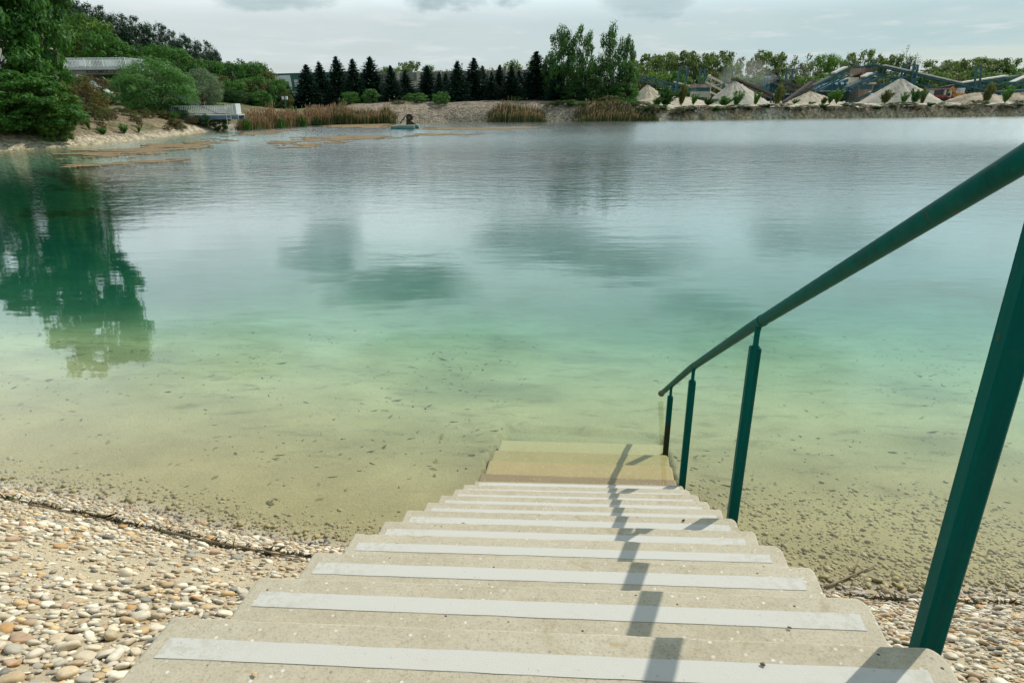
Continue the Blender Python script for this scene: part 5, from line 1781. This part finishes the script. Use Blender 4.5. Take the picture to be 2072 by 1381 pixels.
def build_algae():
    mats = [([(128, 319), (180, 307), (250, 299), (330, 293), (400, 286), (458, 281), (462, 287), (400, 296), (338, 304), (320, 311), (240, 315), (180, 320)], 'largest brown algae mat floating along the left gravel bank'),
            ([(165, 334), (240, 328), (330, 323), (415, 321), (440, 324), (330, 330), (220, 336)], 'thin brown algae strip just in front of the largest mat'),
            ([(470, 276), (520, 268), (560, 262), (612, 262), (570, 268), (520, 273)], 'small brown algae mat off the jetty reeds'),
            ([(556, 292), (600, 283), (640, 276), (690, 273), (745, 274), (800, 277), (770, 281), (700, 284), (640, 290), (590, 294)], 'broad brown algae mat in the middle of the bay'),
            ([(535, 298), (600, 294), (665, 293), (640, 297), (580, 299)], 'thin dark algae strip below the broad middle mat'),
            ([(640, 254), (700, 251), (760, 250), (800, 252), (790, 259), (720, 259), (668, 257)], 'brown algae mat in front of the long reed bed'),
            ([(846, 259), (900, 258), (1000, 257), (1090, 258), (1060, 260), (960, 262), (880, 262)], 'long thin algae strip stretching right of the raft'),
            ([(838, 272), (880, 270), (950, 271), (925, 274), (870, 275)], 'small dark algae strip right of the broad middle mat')]
    def inside(P, W_):
        m = np.zeros(len(P), bool)
        for i in range(len(W_)):
            a, b = W_[i], W_[(i + 1) % len(W_)]
            c = (a[1] > P[:, 1]) != (b[1] > P[:, 1])
            with np.errstate(divide='ignore', invalid='ignore'):
                m ^= c & (P[:, 0] < (b[0] - a[0]) * (P[:, 1] - a[1]) / (b[1] - a[1]) + a[0])
        return m
    for pl, lb in mats:
        W_ = np.array([ground_px(x, y, 0)[:2] for x, y in pl])
        c = .16
        lo, hi_ = W_.min(0) - 1.5, W_.max(0) + 1.5
        gx, gy = np.arange(lo[0], hi_[0], c), np.arange(lo[1], hi_[1], c)
        X, Y = np.meshgrid(gx[:-1] + c / 2, gy[:-1] + c / 2)
        P = np.stack([X.ravel(), Y.ravel()], 1)
        # ragged streaky edge: the outline is looked up at a displaced point
        d1 = np.stack([(vnoise(P[:, 0] * .5, P[:, 1] * .7, 3) - .5) * 4.0 + (vnoise(P[:, 0] * 1.6, P[:, 1] * 2.5, 13) - .5) * 2.0,
                       (vnoise(P[:, 0] * .5 + 9, P[:, 1] * .7, 4) - .5) * 3.0 + (vnoise(P[:, 0] * 1.4, P[:, 1] * 3, 23) - .5) * 1.8], 1)
        m = inside(P + d1, W_) & (vnoise(P[:, 0] * .8, P[:, 1] * 1.4, 51) + .35 * vnoise(P[:, 0] * 4, P[:, 1] * 5, 52) > .22)
        m = m.reshape(X.shape)
        ny, nx = m.shape
        vid = np.arange((ny + 1) * (nx + 1)).reshape(ny + 1, nx + 1)
        GX, GY = np.meshgrid(gx[:nx + 1] if len(gx) > nx else gx, gy[:ny + 1] if len(gy) > ny else gy)
        jit = np.stack([vnoise(GX.ravel() * 6, GY.ravel() * 6, 71) - .5, vnoise(GX.ravel() * 6, GY.ravel() * 6, 72) - .5], 1) * c * .8
        top = np.stack([GX.ravel() + jit[:, 0], GY.ravel() + jit[:, 1], .010 + .02 * vnoise(GX.ravel() * 2, GY.ravel() * 2, 73)], 1)
        bot = top * [1, 1, 0] - [0, 0, .03]
        N = len(top)
        jj, ii = np.nonzero(m)
        Q = [np.stack([vid[jj, ii], vid[jj, ii + 1], vid[jj + 1, ii + 1], vid[jj + 1, ii]], 1)]
        mp = np.pad(m, 1)
        for dy, dx, e0, e1 in ((-1, 0, (0, 0), (0, 1)), (1, 0, (1, 1), (1, 0)), (0, -1, (1, 0), (0, 0)), (0, 1, (0, 1), (1, 1))):
            k = m & ~mp[1 + dy:1 + dy + ny, 1 + dx:1 + dx + nx]
            j, i = np.nonzero(k)
            a0, a1 = vid[j + e0[0], i + e0[1]], vid[j + e1[0], i + e1[1]]
            Q.append(np.stack([a1, a0, a0 + N, a1 + N], 1))
        Q = np.concatenate(Q)
        used, inv = np.unique(Q, return_inverse=True)
        V = np.concatenate([top, bot])[used]
        o = link('algae_mat', mesh_np('algae_mat', V, inv.reshape(Q.shape), M['algae']))
        tag(o, lb, 'algae mat')


build_algae()


# ------------------------------------------------------------------ the gravel works
QZ = 1.5


def pile(px, top, base, pl, pr, Y, label, mat, seed, flat=0.0):
    r = np.random.default_rng(seed)
    p = at(px, top, Y)
    xl, xr_ = at(pl, base, Y)[0], at(pr, base, Y)[0]
    zb = QZ - .3
    H = p[2] - zb
    R = (xr_ - xl) / 2
    off = p[0] - (xl + xr_) / 2
    nr, na = 26, 72
    V = []
    for i in range(nr + 1):
        t = i / nr
        for j in range(na):
            a = j / na * 2 * math.pi
            k = 1 + .06 * math.sin(3 * a + seed) + .04 * math.sin(7 * a + seed * 2)
            rr = R * 1.08 * t * k
            z = H * (1 - t) if not flat else H * (1 - t ** 2.2) * (1 + flat * .3 * math.sin(5 * a + t * 6))
            if t < .06: z = H * (1 - .06 * .5 - t * .5) if not flat else z
            z += (.16 * math.sin(a * 9 + t * 5 + seed) + .12 * math.sin(a * 17 + seed * 3)) * t * (1 - t) * 2 + r.normal(0, .05)
            V.append((rr * math.cos(a) + off * (1 - t), rr * math.sin(a) * .85, max(z, -.2)))
    V = np.array(V)
    idx = np.arange(len(V)).reshape(nr + 1, na)
    q = np.stack([idx[:-1], idx[1:], np.roll(idx[1:], -1, 1), np.roll(idx[:-1], -1, 1)], -1).reshape(-1, 4)
    o = link('sand_pile', mesh_np('sand_pile', V, q, M[mat], True), None, ((xl + xr_) / 2, Y, zb))
    tag(o, label, 'sand pile')


def conveyor(a, b, w, h, label, steel='teal_steel', belt='belt', cover=None, legs=(.3, .75), drum=True, lattice=True, zleg=QZ):
    """belt conveyor on a lattice girder from pixel a=(px,py,depth) to b"""
    A, B = at(*a), at(*b)
    root = empty('conveyor', tuple((A + B) / 2))
    tag(root, label, 'conveyor')
    o = (A + B) / 2
    A, B = A - o, B - o
    d = B - A; L = np.linalg.norm(d); d = d / L
    s = np.cross(d, [0, 0, 1.0]); s /= np.linalg.norm(s)
    u = np.cross(s, d)
    m = MB()
    for k in (-1, 1):
        m.bar(A + s * k * w / 2, B + s * k * w / 2, .22, .26)
        m.bar(A + s * k * w / 2 - u * h, B + s * k * w / 2 - u * h, .2, .22)
        n = max(3, int(L / (h * 1.4)))
        for i in range(n):
            p = A + d * L * i / n; q = A + d * L * (i + 1) / n
            if lattice:
                m.bar(p + s * k * w / 2 - (u * h if i % 2 else 0 * u), q + s * k * w / 2 - (0 * u if i % 2 else u * h), .09)
            m.bar(p + s * k * w / 2, p + s * k * w / 2 - u * h, .08)
    m.build('truss', M[steel], root)
    MB().bar(A + u * .14, B + u * .14, w * .8, .10).build('belt', M[belt], root)
    if cover:
        c = MB()
        c.bar(A + d * L * cover[0] + u * .42, A + d * L * cover[1] + u * .42, w * 1.0, .26)
        c.build('cover', M['pale_cover'], root)
    if drum:
        for e in (A, B):
            MB().tube([e - s * w * .45, e + s * w * .45], .26, 10).build('drum', M[steel], root)
    for t in legs:
        p = A + d * L * t - u * h
        zg = zleg - o[2]
        if p[2] - zg < .5: continue
        lg = MB()
        for k in (-1, 1):
            lg.bar(p + s * k * w / 2, np.array([p[0], p[1], zg]) + s * k * (w / 2 + .3), .16)
        lg.bar(np.array([p[0], p[1], (p[2] + zg) / 2]) - s * w / 2, np.array([p[0], p[1], (p[2] + zg) / 2]) + s * w / 2, .1)
        lg.build('leg', M[steel], root)


def box_px(px0, px1, py0, py1, Y, depth):
    a, b = at(px0, py1, Y), at(px1, py0, Y)
    return ((a[0] + b[0]) / 2, Y + depth / 2, (a[2] + b[2]) / 2), (b[0] - a[0], depth, b[2] - a[2])


def build_quarry():
    pile(1310, 171, 196, 1268, 1362, 140, 'small pointed sand pile at the left end of the gravel works', 'sand', 1)
    pile(1487, 163, 213, 1424, 1552, 121, 'tall steep grey sand cone under a conveyor head, left of the blue screening tower', 'grey_sand', 2)
    pile(1640, 185, 212, 1586, 1702, 124, 'low pale sand pile in front of the blue plant', 'sand', 3)
    pile(1823, 158, 212, 1742, 1900, 121, 'largest pale sand cone under the long conveyor', 'grey_sand', 4)
    pile(1365, 197, 212, 1270, 1440, 124, 'long low pale sand heap left of the tall cone', 'sand', 5, .3)
    pile(1985, 190, 212, 1915, 2040, 125, 'brownish sand heap beside the orange excavator', 'brown_sand', 6, .35)
    pile(2062, 190, 212, 2005, 2125, 124, 'sand heap cut by the right picture edge', 'brown_sand', 7, .35)

    conveyor((1486, 160, 121.5), (1556, 190, 126), 1.2, .7, 'dark dusty conveyor feeding the tall grey cone', 'belt', legs=(.65,))
    conveyor((1435, 154, 136), (1478, 176, 134), 1.2, 1.2, 'beige conveyor behind the hut with the rusty roof', 'pale_cover', legs=(.2,))
    conveyor((1564, 156, 134), (1652, 189, 132), 1.3, .9, 'dark conveyor running down right from the blue screening tower', 'belt', legs=(.75,))
    conveyor((1588, 206, 128), (1646, 164, 129), 1.2, .9, 'dark conveyor rising right to a head beside the blue plant', 'belt', legs=(.85,))
    conveyor((1600, 196, 136), (1712, 140, 138), 1.5, 1.2, 'blue conveyor with big head drum rising over the blue plant', 'blue_steel', cover=(.78, 1.0), legs=(.4, .8))
    conveyor((1712, 178, 133), (1768, 149, 135), 1.4, .9, 'conveyor with white hood rising toward the brown rusty tower', 'blue_steel', cover=(.62, .88), legs=(.3,))
    conveyor((1764, 131, 145), (2004, 186, 138), 2.0, 1.6, 'longest dark green conveyor with pale cover running down from the rusty tower', 'teal_steel', cover=(.10, .76), legs=(.3, .62, .85))
    conveyor((1936, 173, 146), (2058, 154, 148), 1.6, 1.0, 'green conveyor rising right from the foot of the longest conveyor', 'teal_steel', cover=(.05, .8), legs=(.5, .85))
    conveyor((2046, 168, 140), (2086, 150, 141), 1.6, .9, 'pale conveyor cut by the right picture edge', 'teal_steel', 'pale_cover', legs=(.4,))
    conveyor((1868, 184, 140), (1938, 172, 142), 1.4, .7, 'low grey conveyor behind the grey shed', 'belt', legs=(.4,))
    conveyor((1290, 152, 150), (1412, 182, 146), 1.3, .9, 'far blue-green conveyor in front of the trees at the left of the works', 'teal_steel', cover=(.6, .95), legs=(.25, .6))
    conveyor((1720, 208, 130), (1826, 157, 126), 1.3, 1.0, 'thin dark conveyor rising to the top of the largest cone', 'teal_steel', legs=(.45,))
    conveyor((2000, 187, 137), (2085, 182, 137), 1.8, .9, 'level dark green conveyor at the right edge behind the sand heaps', 'teal_steel', legs=(.2, .8))

    # screening tower
    c, s = box_px(1549, 1606, 156, 208, 134, 6)
    r = empty('screening_tower', (c[0], c[1], QZ))
    tag(r, 'blue steel screening tower on legs behind the tall grey cone', 'machine')
    h = c[2] + s[2] / 2 - QZ
    m = MB()
    for x in np.linspace(-s[0] / 2, s[0] / 2, 5):
        for y in (-2.5, 2.5):
            m.bar((x, y, 0), (x, y, h * (.98 if x < 0 else .72)), .2)
    for z in (h * .42, h * .7):
        for y in (-2.5, 2.5):
            m.bar((-s[0] / 2, y, z), (s[0] / 2, y, z), .2)
    for x in np.linspace(-s[0] / 2, s[0] / 2, 5):
        m.bar((x, -2.5, h * .42), (x, 2.5, h * .42), .18)
    m.build('frame', M['blue_steel'], r)
    MB().box((-s[0] * .18, 0, h * .62), (s[0] * .34, 4.4, h * .44)).build('screen_box', M['teal_steel'], r)
    MB().tube([(-s[0] * .12, -2.8, h * .92), (-s[0] * .12, 2.8, h * .92)], .7, 14).build('drum', M['blue_steel'], r)
    MB().box((s[0] * .2, 0, h * .36), (s[0] * .8, 4.6, .35)).build('platform', M['pale_cover'], r)
    MB().box((s[0] * .18, -1, h * .5), (s[0] * .22, 2, h * .2)).build('motor', M['blue_steel'], r)
    MB().box((s[0] * .29, -2.2, h * .56), (.5, .4, .5)).build('warning_box', M['red'], r)
    m = MB()
    for i in range(9):
        m.bar((-s[0] / 2 - .5, -2.4, .4 + i * h / 9), (-s[0] / 2 - .5, -1.6, .4 + i * h / 9), .07)
    m.bar((-s[0] / 2 - .5, -2.4, 0), (-s[0] / 2 - .5, -2.4, h), .1); m.bar((-s[0] / 2 - .5, -1.6, 0), (-s[0] / 2 - .5, -1.6, h), .1)
    m.build('ladder', M['teal_steel'], r)
    MB().hexa([(-s[0] * .4, -2, h * .1), (s[0] * .45, -2, h * .1), (s[0] * .45, 2, h * .1), (-s[0] * .4, 2, h * .1), (-s[0] * .48, -2.3, h * .34), (s[0] * .5, -2.3, h * .34), (s[0] * .5, 2.3, h * .34), (-s[0] * .48, 2.3, h * .34)]).build('hopper', M['dark_inside'], r)
    # blue plant
    c, s = box_px(1655, 1722, 160, 208, 139, 7)
    r = empty('washing_plant', (c[0], c[1], QZ))
    tag(r, 'blue washing plant with sloping tanks under the blue conveyor', 'machine')
    h = c[2] + s[2] / 2 - QZ
    MB().hexa([(-s[0] * .5, -3, h * .45), (s[0] * .45, -3, h * .5), (s[0] * .45, 3, h * .5), (-s[0] * .5, 3, h * .45), (-s[0] * .05, -2.6, h * .78), (s[0] * .5, -2.6, h * 1.02), (s[0] * .5, 2.6, h * 1.02), (-s[0] * .05, 2.6, h * .78)]).build('tank', M['blue_steel'], r)
    m = MB()
    for x in np.linspace(-s[0] / 2, s[0] / 2, 5):
        for y in (-3, 3):
            m.bar((x, y, 0), (x, y, h * .48), .22)
    for y in (-3, 3):
        m.bar((-s[0] / 2, y, h * .46), (s[0] / 2, y, h * .46), .25)
        m.bar((-s[0] / 2, y, .2), (0, y, h * .46), .12); m.bar((0, y, .2), (s[0] / 2, y, h * .46), .12)
    for x in np.linspace(-s[0] / 2, s[0] / 2, 5):
        m.bar((x, -3, h * .46), (x, 3, h * .46), .18)
    m.build('frame', M['blue_steel'], r)
    MB().box((0, -3.1, h * .5), (s[0] * 1.15, .8, .14)).build('walkway', M['pale_cover'], r)
    m = MB()
    for x in np.linspace(-.1, .45, 4):
        m.tube([(s[0] * x, -3.2, h * .82), (s[0] * x, -2.6, h * .82)], .26, 10)
    m.build('nozzle', M['white_metal'], r)
    MB().box((s[0] * .1, 0, h * .22), (s[0] * .7, 4.5, h * .36)).build('sump', M['dark_inside'], r)
    # brown rusty tower
    c, s = box_px(1738, 1772, 134, 208, 147, 6)
    r = empty('rusty_tower', (c[0], c[1], QZ))
    tag(r, 'brown rusty sheet tower under the head of the longest conveyor', 'tower')
    h = c[2] + s[2] / 2 - QZ
    MB().box((0, 0, h * .72), (s[0], s[1], h * .5)).build('cladding', M['rusty_sheet'], r)
    m = MB()
    for x in (-1, 0, 1):
        for y in (-1, 1):
            m.bar((x * s[0] * .47, y * s[1] * .46, 0), (x * s[0] * .47, y * s[1] * .46, h * .5), .25)
    m.bar((-s[0] * .47, -s[1] * .46, 0), (s[0] * .47, -s[1] * .46, h * .46), .15)
    m.bar((-s[0] * .47, -s[1] * .46, h * .46), (-s[0] * .47, s[1] * .46, h * .46), .15)
    m.build('frame', M['teal_steel'], r)
    MB().box((0, 0, h * 1.0), (s[0] * 1.15, s[1] * 1.1, .25)).build('platform', M['teal_steel'], r)
    m = MB()
    for x in np.linspace(-.55, .55, 6):
        m.bar((s[0] * x, -s[1] * .5, h), (s[0] * x, -s[1] * .5, h + 1.1), .08)
    m.bar((-s[0] * .55, -s[1] * .5, h + 1.1), (s[0] * .55, -s[1] * .5, h + 1.1), .08)
    m.build('railing', M['teal_steel'], r)
    MB().hexa([(-s[0] * 1.4, -2, h * .72), (-s[0] * .5, -2, h * .80), (-s[0] * .5, 2, h * .80), (-s[0] * 1.4, 2, h * .72), (-s[0] * 1.4, -2, h * .75), (-s[0] * .5, -2, h * .86), (-s[0] * .5, 2, h * .86), (-s[0] * 1.4, 2, h * .75)]).build('lean_to_roof', M['rusty_sheet'], r)
    MB().box((-s[0] * 1.05, 0, h * .62), (s[0] * .9, 3.4, h * .16)).build('control_room', M['cream'], r)
    # brown shed under the tower
    c, s = box_px(1735, 1772, 166, 205, 137, 5)
    r = empty('shed', (c[0], c[1], QZ))
    tag(r, 'small green and brown shed with pale roof below the rusty tower', 'shed')
    h = c[2] + s[2] / 2 - QZ
    MB().box((0, 0, h * .45), (s[0], 4, h * .9)).build('wall', M['rusty_sheet'], r)
    MB().box((0, -2.03, h * .75), (s[0] * .8, .08, h * .2)).build('window', M['teal_steel'], r)
    MB().box((0, 0, h * .94), (s[0] * 1.15, 4.8, .3)).build('roof', M['pale_cover'], r)
    # transfer tower carrying the long conveyor
    c, s = box_px(1835, 1858, 132, 208, 141, 4)
    r = empty('lattice_tower', (c[0], c[1], QZ))
    tag(r, 'dark green lattice tower carrying the longest conveyor behind the largest cone', 'tower')
    h = c[2] + s[2] / 2 - QZ
    m = MB()
    for x in (-1, 1):
        for y in (-1, 1):
            m.bar((x * s[0] / 2, y * 2, 0), (x * s[0] / 2, y * 2, h), .25)
    nz_ = 6
    for i in range(nz_):
        for y in (-2, 2):
            m.bar((-s[0] / 2, y, h * i / nz_), (s[0] / 2, y, h * (i + 1) / nz_), .14)
            m.bar((s[0] / 2, y, h * i / nz_), (-s[0] / 2, y, h * (i + 1) / nz_), .14)
    for x in (-1, 1):
        for i in range(1, nz_ + 1):
            m.bar((x * s[0] / 2, -2, h * i / nz_), (x * s[0] / 2, 2, h * i / nz_), .14)
    m.build('lattice', M['teal_steel'], r)
    MB().box((0, 0, h * .55), (s[0] * 1.2, 4.4, 1.2)).build('transfer_box', M['teal_steel'], r)
    # lattice gallery between the towers
    conveyor((1768, 158, 143), (1832, 156, 142), 1.6, 1.5, 'level green lattice gallery between the rusty tower and the lattice tower', 'teal_steel', legs=(.5,), drum=False)
    # dark plant behind the largest cone on the left
    c, s = box_px(1772, 1800, 170, 205, 138, 5)
    r = empty('pump_unit', (c[0], c[1], QZ))
    tag(r, 'dark blue machine with pipes left behind the largest sand cone', 'machine')
    h = c[2] + s[2] / 2 - QZ
    MB().box((0, 0, h * .5), (s[0], 4, h * .8)).build('body', M['blue_steel'], r)
    for x in (-.3, .3):
        MB().tube([(s[0] * x, -2.1, .1), (s[0] * x, -2.1, h)], .22, 8).build('pipe', M['teal_steel'], r)
    # white slanted pipe
    a, b = at(1760, 186, 133), at(1766, 206, 133)
    tag(MB().tube([a, (a + b) / 2, b], [.34, .32, .34], 12).build('pipe', M['white_metal'], None, True), 'short white slanting pipe at the foot of the thin dark conveyor', 'pipe')
    # hut with rusty roof
    c, s = box_px(1407, 1440, 170, 197, 128, 4.5)
    r = empty('control_hut', (c[0], c[1], c[2] - s[2] / 2))
    tag(r, 'control hut with sagging rusty roof and teal window band behind the low heap', 'hut')
    MB().box((0, 0, s[2] * .22), (s[0] * .95, 4, s[2] * .44)).build('wall', M['hall_wall'], r)
    MB().box((0, 0, s[2] * .58), (s[0] * .92, 3.9, s[2] * .3)).build('window_band', M['teal_steel'], r)
    MB().hexa([(-s[0] * .55, -2.4, s[2] * .73), (s[0] * .55, -2.4, s[2] * .73), (s[0] * .55, 2.4, s[2] * .73), (-s[0] * .55, 2.4, s[2] * .73), (-s[0] * .48, -2, s[2] * 1.0), (s[0] * .48, -2, s[2] * .96), (s[0] * .48, 2, s[2] * .96), (-s[0] * .48, 2, s[2] * 1.0)]).build('roof', M['rusty_sheet'], r)
    MB().bar((s[0] * .42, -2.2, s[2] * .42), (s[0] * 1.0, -2.4, s[2] * .12), .5, .3).build('chute', M['pale_cover'], r)
    # long grey shed
    c, s = box_px(1874, 1938, 181, 208, 133, 6)
    r = empty('grey_shed', (c[0], c[1], QZ))
    tag(r, 'grey dirty-walled open shed under the longest conveyor', 'shed')
    h = c[2] + s[2] / 2 - QZ
    MB().box((0, 2.6, h * .5), (s[0], .5, h)).build('back_wall', M['pale_concrete'], r)
    MB().box((-s[0] * .3, -.4, h * .5), (s[0] * .36, 5, h)).build('silo_wall', M['pale_concrete'], r)
    MB().box((0, 0, h + .12), (s[0] * 1.06, 6.4, .22)).build('roof', M['rusty_sheet'], r)
    for x in (.1, .3, .49):
        MB().bar((s[0] * x, -2.8, 0), (s[0] * x, -2.8, h), .3).build('post', M['pale_concrete'], r)
    # red trailer machine
    c, s = box_px(1892, 1928, 196, 210, 127, 3)
    r = empty('red_loader', (c[0], c[1], QZ))
    tag(r, 'dark red loader standing in front of the grey shed', 'vehicle')
    MB().box((0, 0, 1.0), (s[0] * .6, 1.8, .7)).build('body', M['red'], r)
    MB().box((-s[0] * .12, 0, 1.75), (s[0] * .22, 1.6, .9)).build('cab', M['dark_inside'], r)
    MB().hexa([(s[0] * .3, -1.1, .2), (s[0] * .5, -1.1, .2), (s[0] * .5, 1.1, .2), (s[0] * .3, 1.1, .2), (s[0] * .36, -1.1, 1.0), (s[0] * .42, -1.1, 1.1), (s[0] * .42, 1.1, 1.1), (s[0] * .36, 1.1, 1.0)]).build('bucket', M['red'], r)
    for x in (-.2, .18):
        for y in (-1, 1):
            MB().tube([(s[0] * x, y * .95 - .15, .5), (s[0] * x, y * .95 + .15, .5)], .5, 14).build('wheel', M['tyre'], r)
    # orange excavator
    p0 = at(1966, 206, 126)
    r = empty('excavator', (p0[0], 130, QZ + .4))
    r.scale = (.62, .62, .62)
    tag(r, 'orange excavator with raised arm below the longest conveyor', 'excavator')
    MB().box((0, 0, 1.5), (2.6, 2.2, 1.0)).build('body', M['orange'], r)
    MB().box((.2, -.3, 2.6), (1.3, 1.4, 1.4)).build('cab', M['glass'], r)
    MB().box((.2, -.3, 3.36), (1.45, 1.55, .14)).build('cab_roof', M['white_metal'], r)
    MB().bar((-1.0, 0, 1.7), (-2.6, 0, 3.7), .45, .5).build('boom', M['orange'], r)
    MB().bar((-2.6, 0, 3.7), (-3.3, 0, 1.9), .35, .35).build('arm', M['orange'], r)
    MB().hexa([(-3.8, -.5, 1.2), (-2.9, -.5, 1.2), (-2.9, .5, 1.2), (-3.8, .5, 1.2), (-3.6, -.5, 2.0), (-3.0, -.5, 2.0), (-3.0, .5, 2.0), (-3.6, .5, 2.0)]).build('bucket', M['tyre'], r)
    for y in (-.9, .9):
        m = MB()
        m.box((0, y, .5), (3.0, .5, .8)); m.tube([(-1.5, y - .25, .5), (-1.5, y + .25, .5)], .4, 12); m.tube([(1.5, y - .25, .5), (1.5, y + .25, .5)], .4, 12)
        m.build('track', M['tyre'], r)
    # second orange machine far left
    p0 = at(1262, 190, 122)
    r = empty('small_excavator', (p0[0], 122, QZ))
    r.scale = (.7, .7, .7)
    tag(r, 'small orange excavator half hidden behind the wooded bank at the left of the works', 'excavator')
    MB().box((0, 0, 1.3), (2.2, 1.8, .9)).build('body', M['orange'], r)
    MB().box((-.2, 0, 2.2), (1.0, 1.3, 1.0)).build('cab', M['glass'], r)
    MB().bar((.8, 0, 1.5), (2.0, 0, 3.4), .35).build('boom', M['orange'], r)
    MB().bar((2.0, 0, 3.4), (2.7, 0, 1.6), .28).build('arm', M['orange'], r)
    MB().box((0, 0, .4), (2.6, 1.9, .7)).build('track', M['tyre'], r)
    # rows of slanted guide posts
    i = 0
    where = ['left of the hut with the rusty roof', 'above the hut with the rusty roof', 'behind the tall grey cone', 'behind the blue screening tower', 'behind the rightmost conveyors']
    for (pa, pb, top, base, Y, lean, lb) in [(1370, 1386, 135, 190, 132, 13, where[0]), (1415, 1424, 138, 180, 134, 7, where[1]), (1466, 1480, 139, 178, 133, 5, where[2]), (1590, 1602, 138, 180, 140, 4, where[3]), (1975, 1985, 134, 185, 145, 0, where[4])]:
        t0, b0 = at(pa + lean / 2, top, Y), at(pa - lean / 2, base, Y)
        t1, b1 = at(pb + lean / 2, top + 1, Y + .8), at(pb - lean / 2, base, Y + .8)
        r = empty('guide_posts', tuple(b0))
        tag(r, 'pair of slanting dark green posts ' + lb, 'post')
        o = b0
        b0z = np.array([b0[0], b0[1], QZ]); b1z = np.array([b1[0], b1[1], QZ])
        MB().bar(b0z - o, t0 - o, .3).build('post', M['teal_steel'], r)
        MB().bar(b1z - o, t1 - o, .3).build('post', M['teal_steel'], r)
        MB().bar(t0 - o - [0, 0, .3], t1 - o - [0, 0, .3], .12).build('crossbar', M['teal_steel'], r)


build_quarry()


def build_dust():
    m, g, out = material('airborne dust')
    co = g.n('ShaderNodeTexCoord').outputs['Object']
    v = g.n('ShaderNodeVolumePrincipled', {'Color': (.85, .82, .74, 1), 'Density': .035, 'Anisotropy': .2})
    g.link(v.outputs[0], out.inputs['Volume'])
    p = at(1512, 150, 128)
    bv, bf = ico(3)
    v_ = bv * np.array([5.2, 2.5, 2.8]) * (1 + .18 * np.sin(bv[:, [0]] * 4 + 1) * np.sin(bv[:, [2]] * 5))
    tag(link('dust', mesh_np('dust', v_, bf, m, True), None, tuple(p)), 'pale dust drifting above the tall grey sand cone', 'dust', kind='stuff')


build_dust()
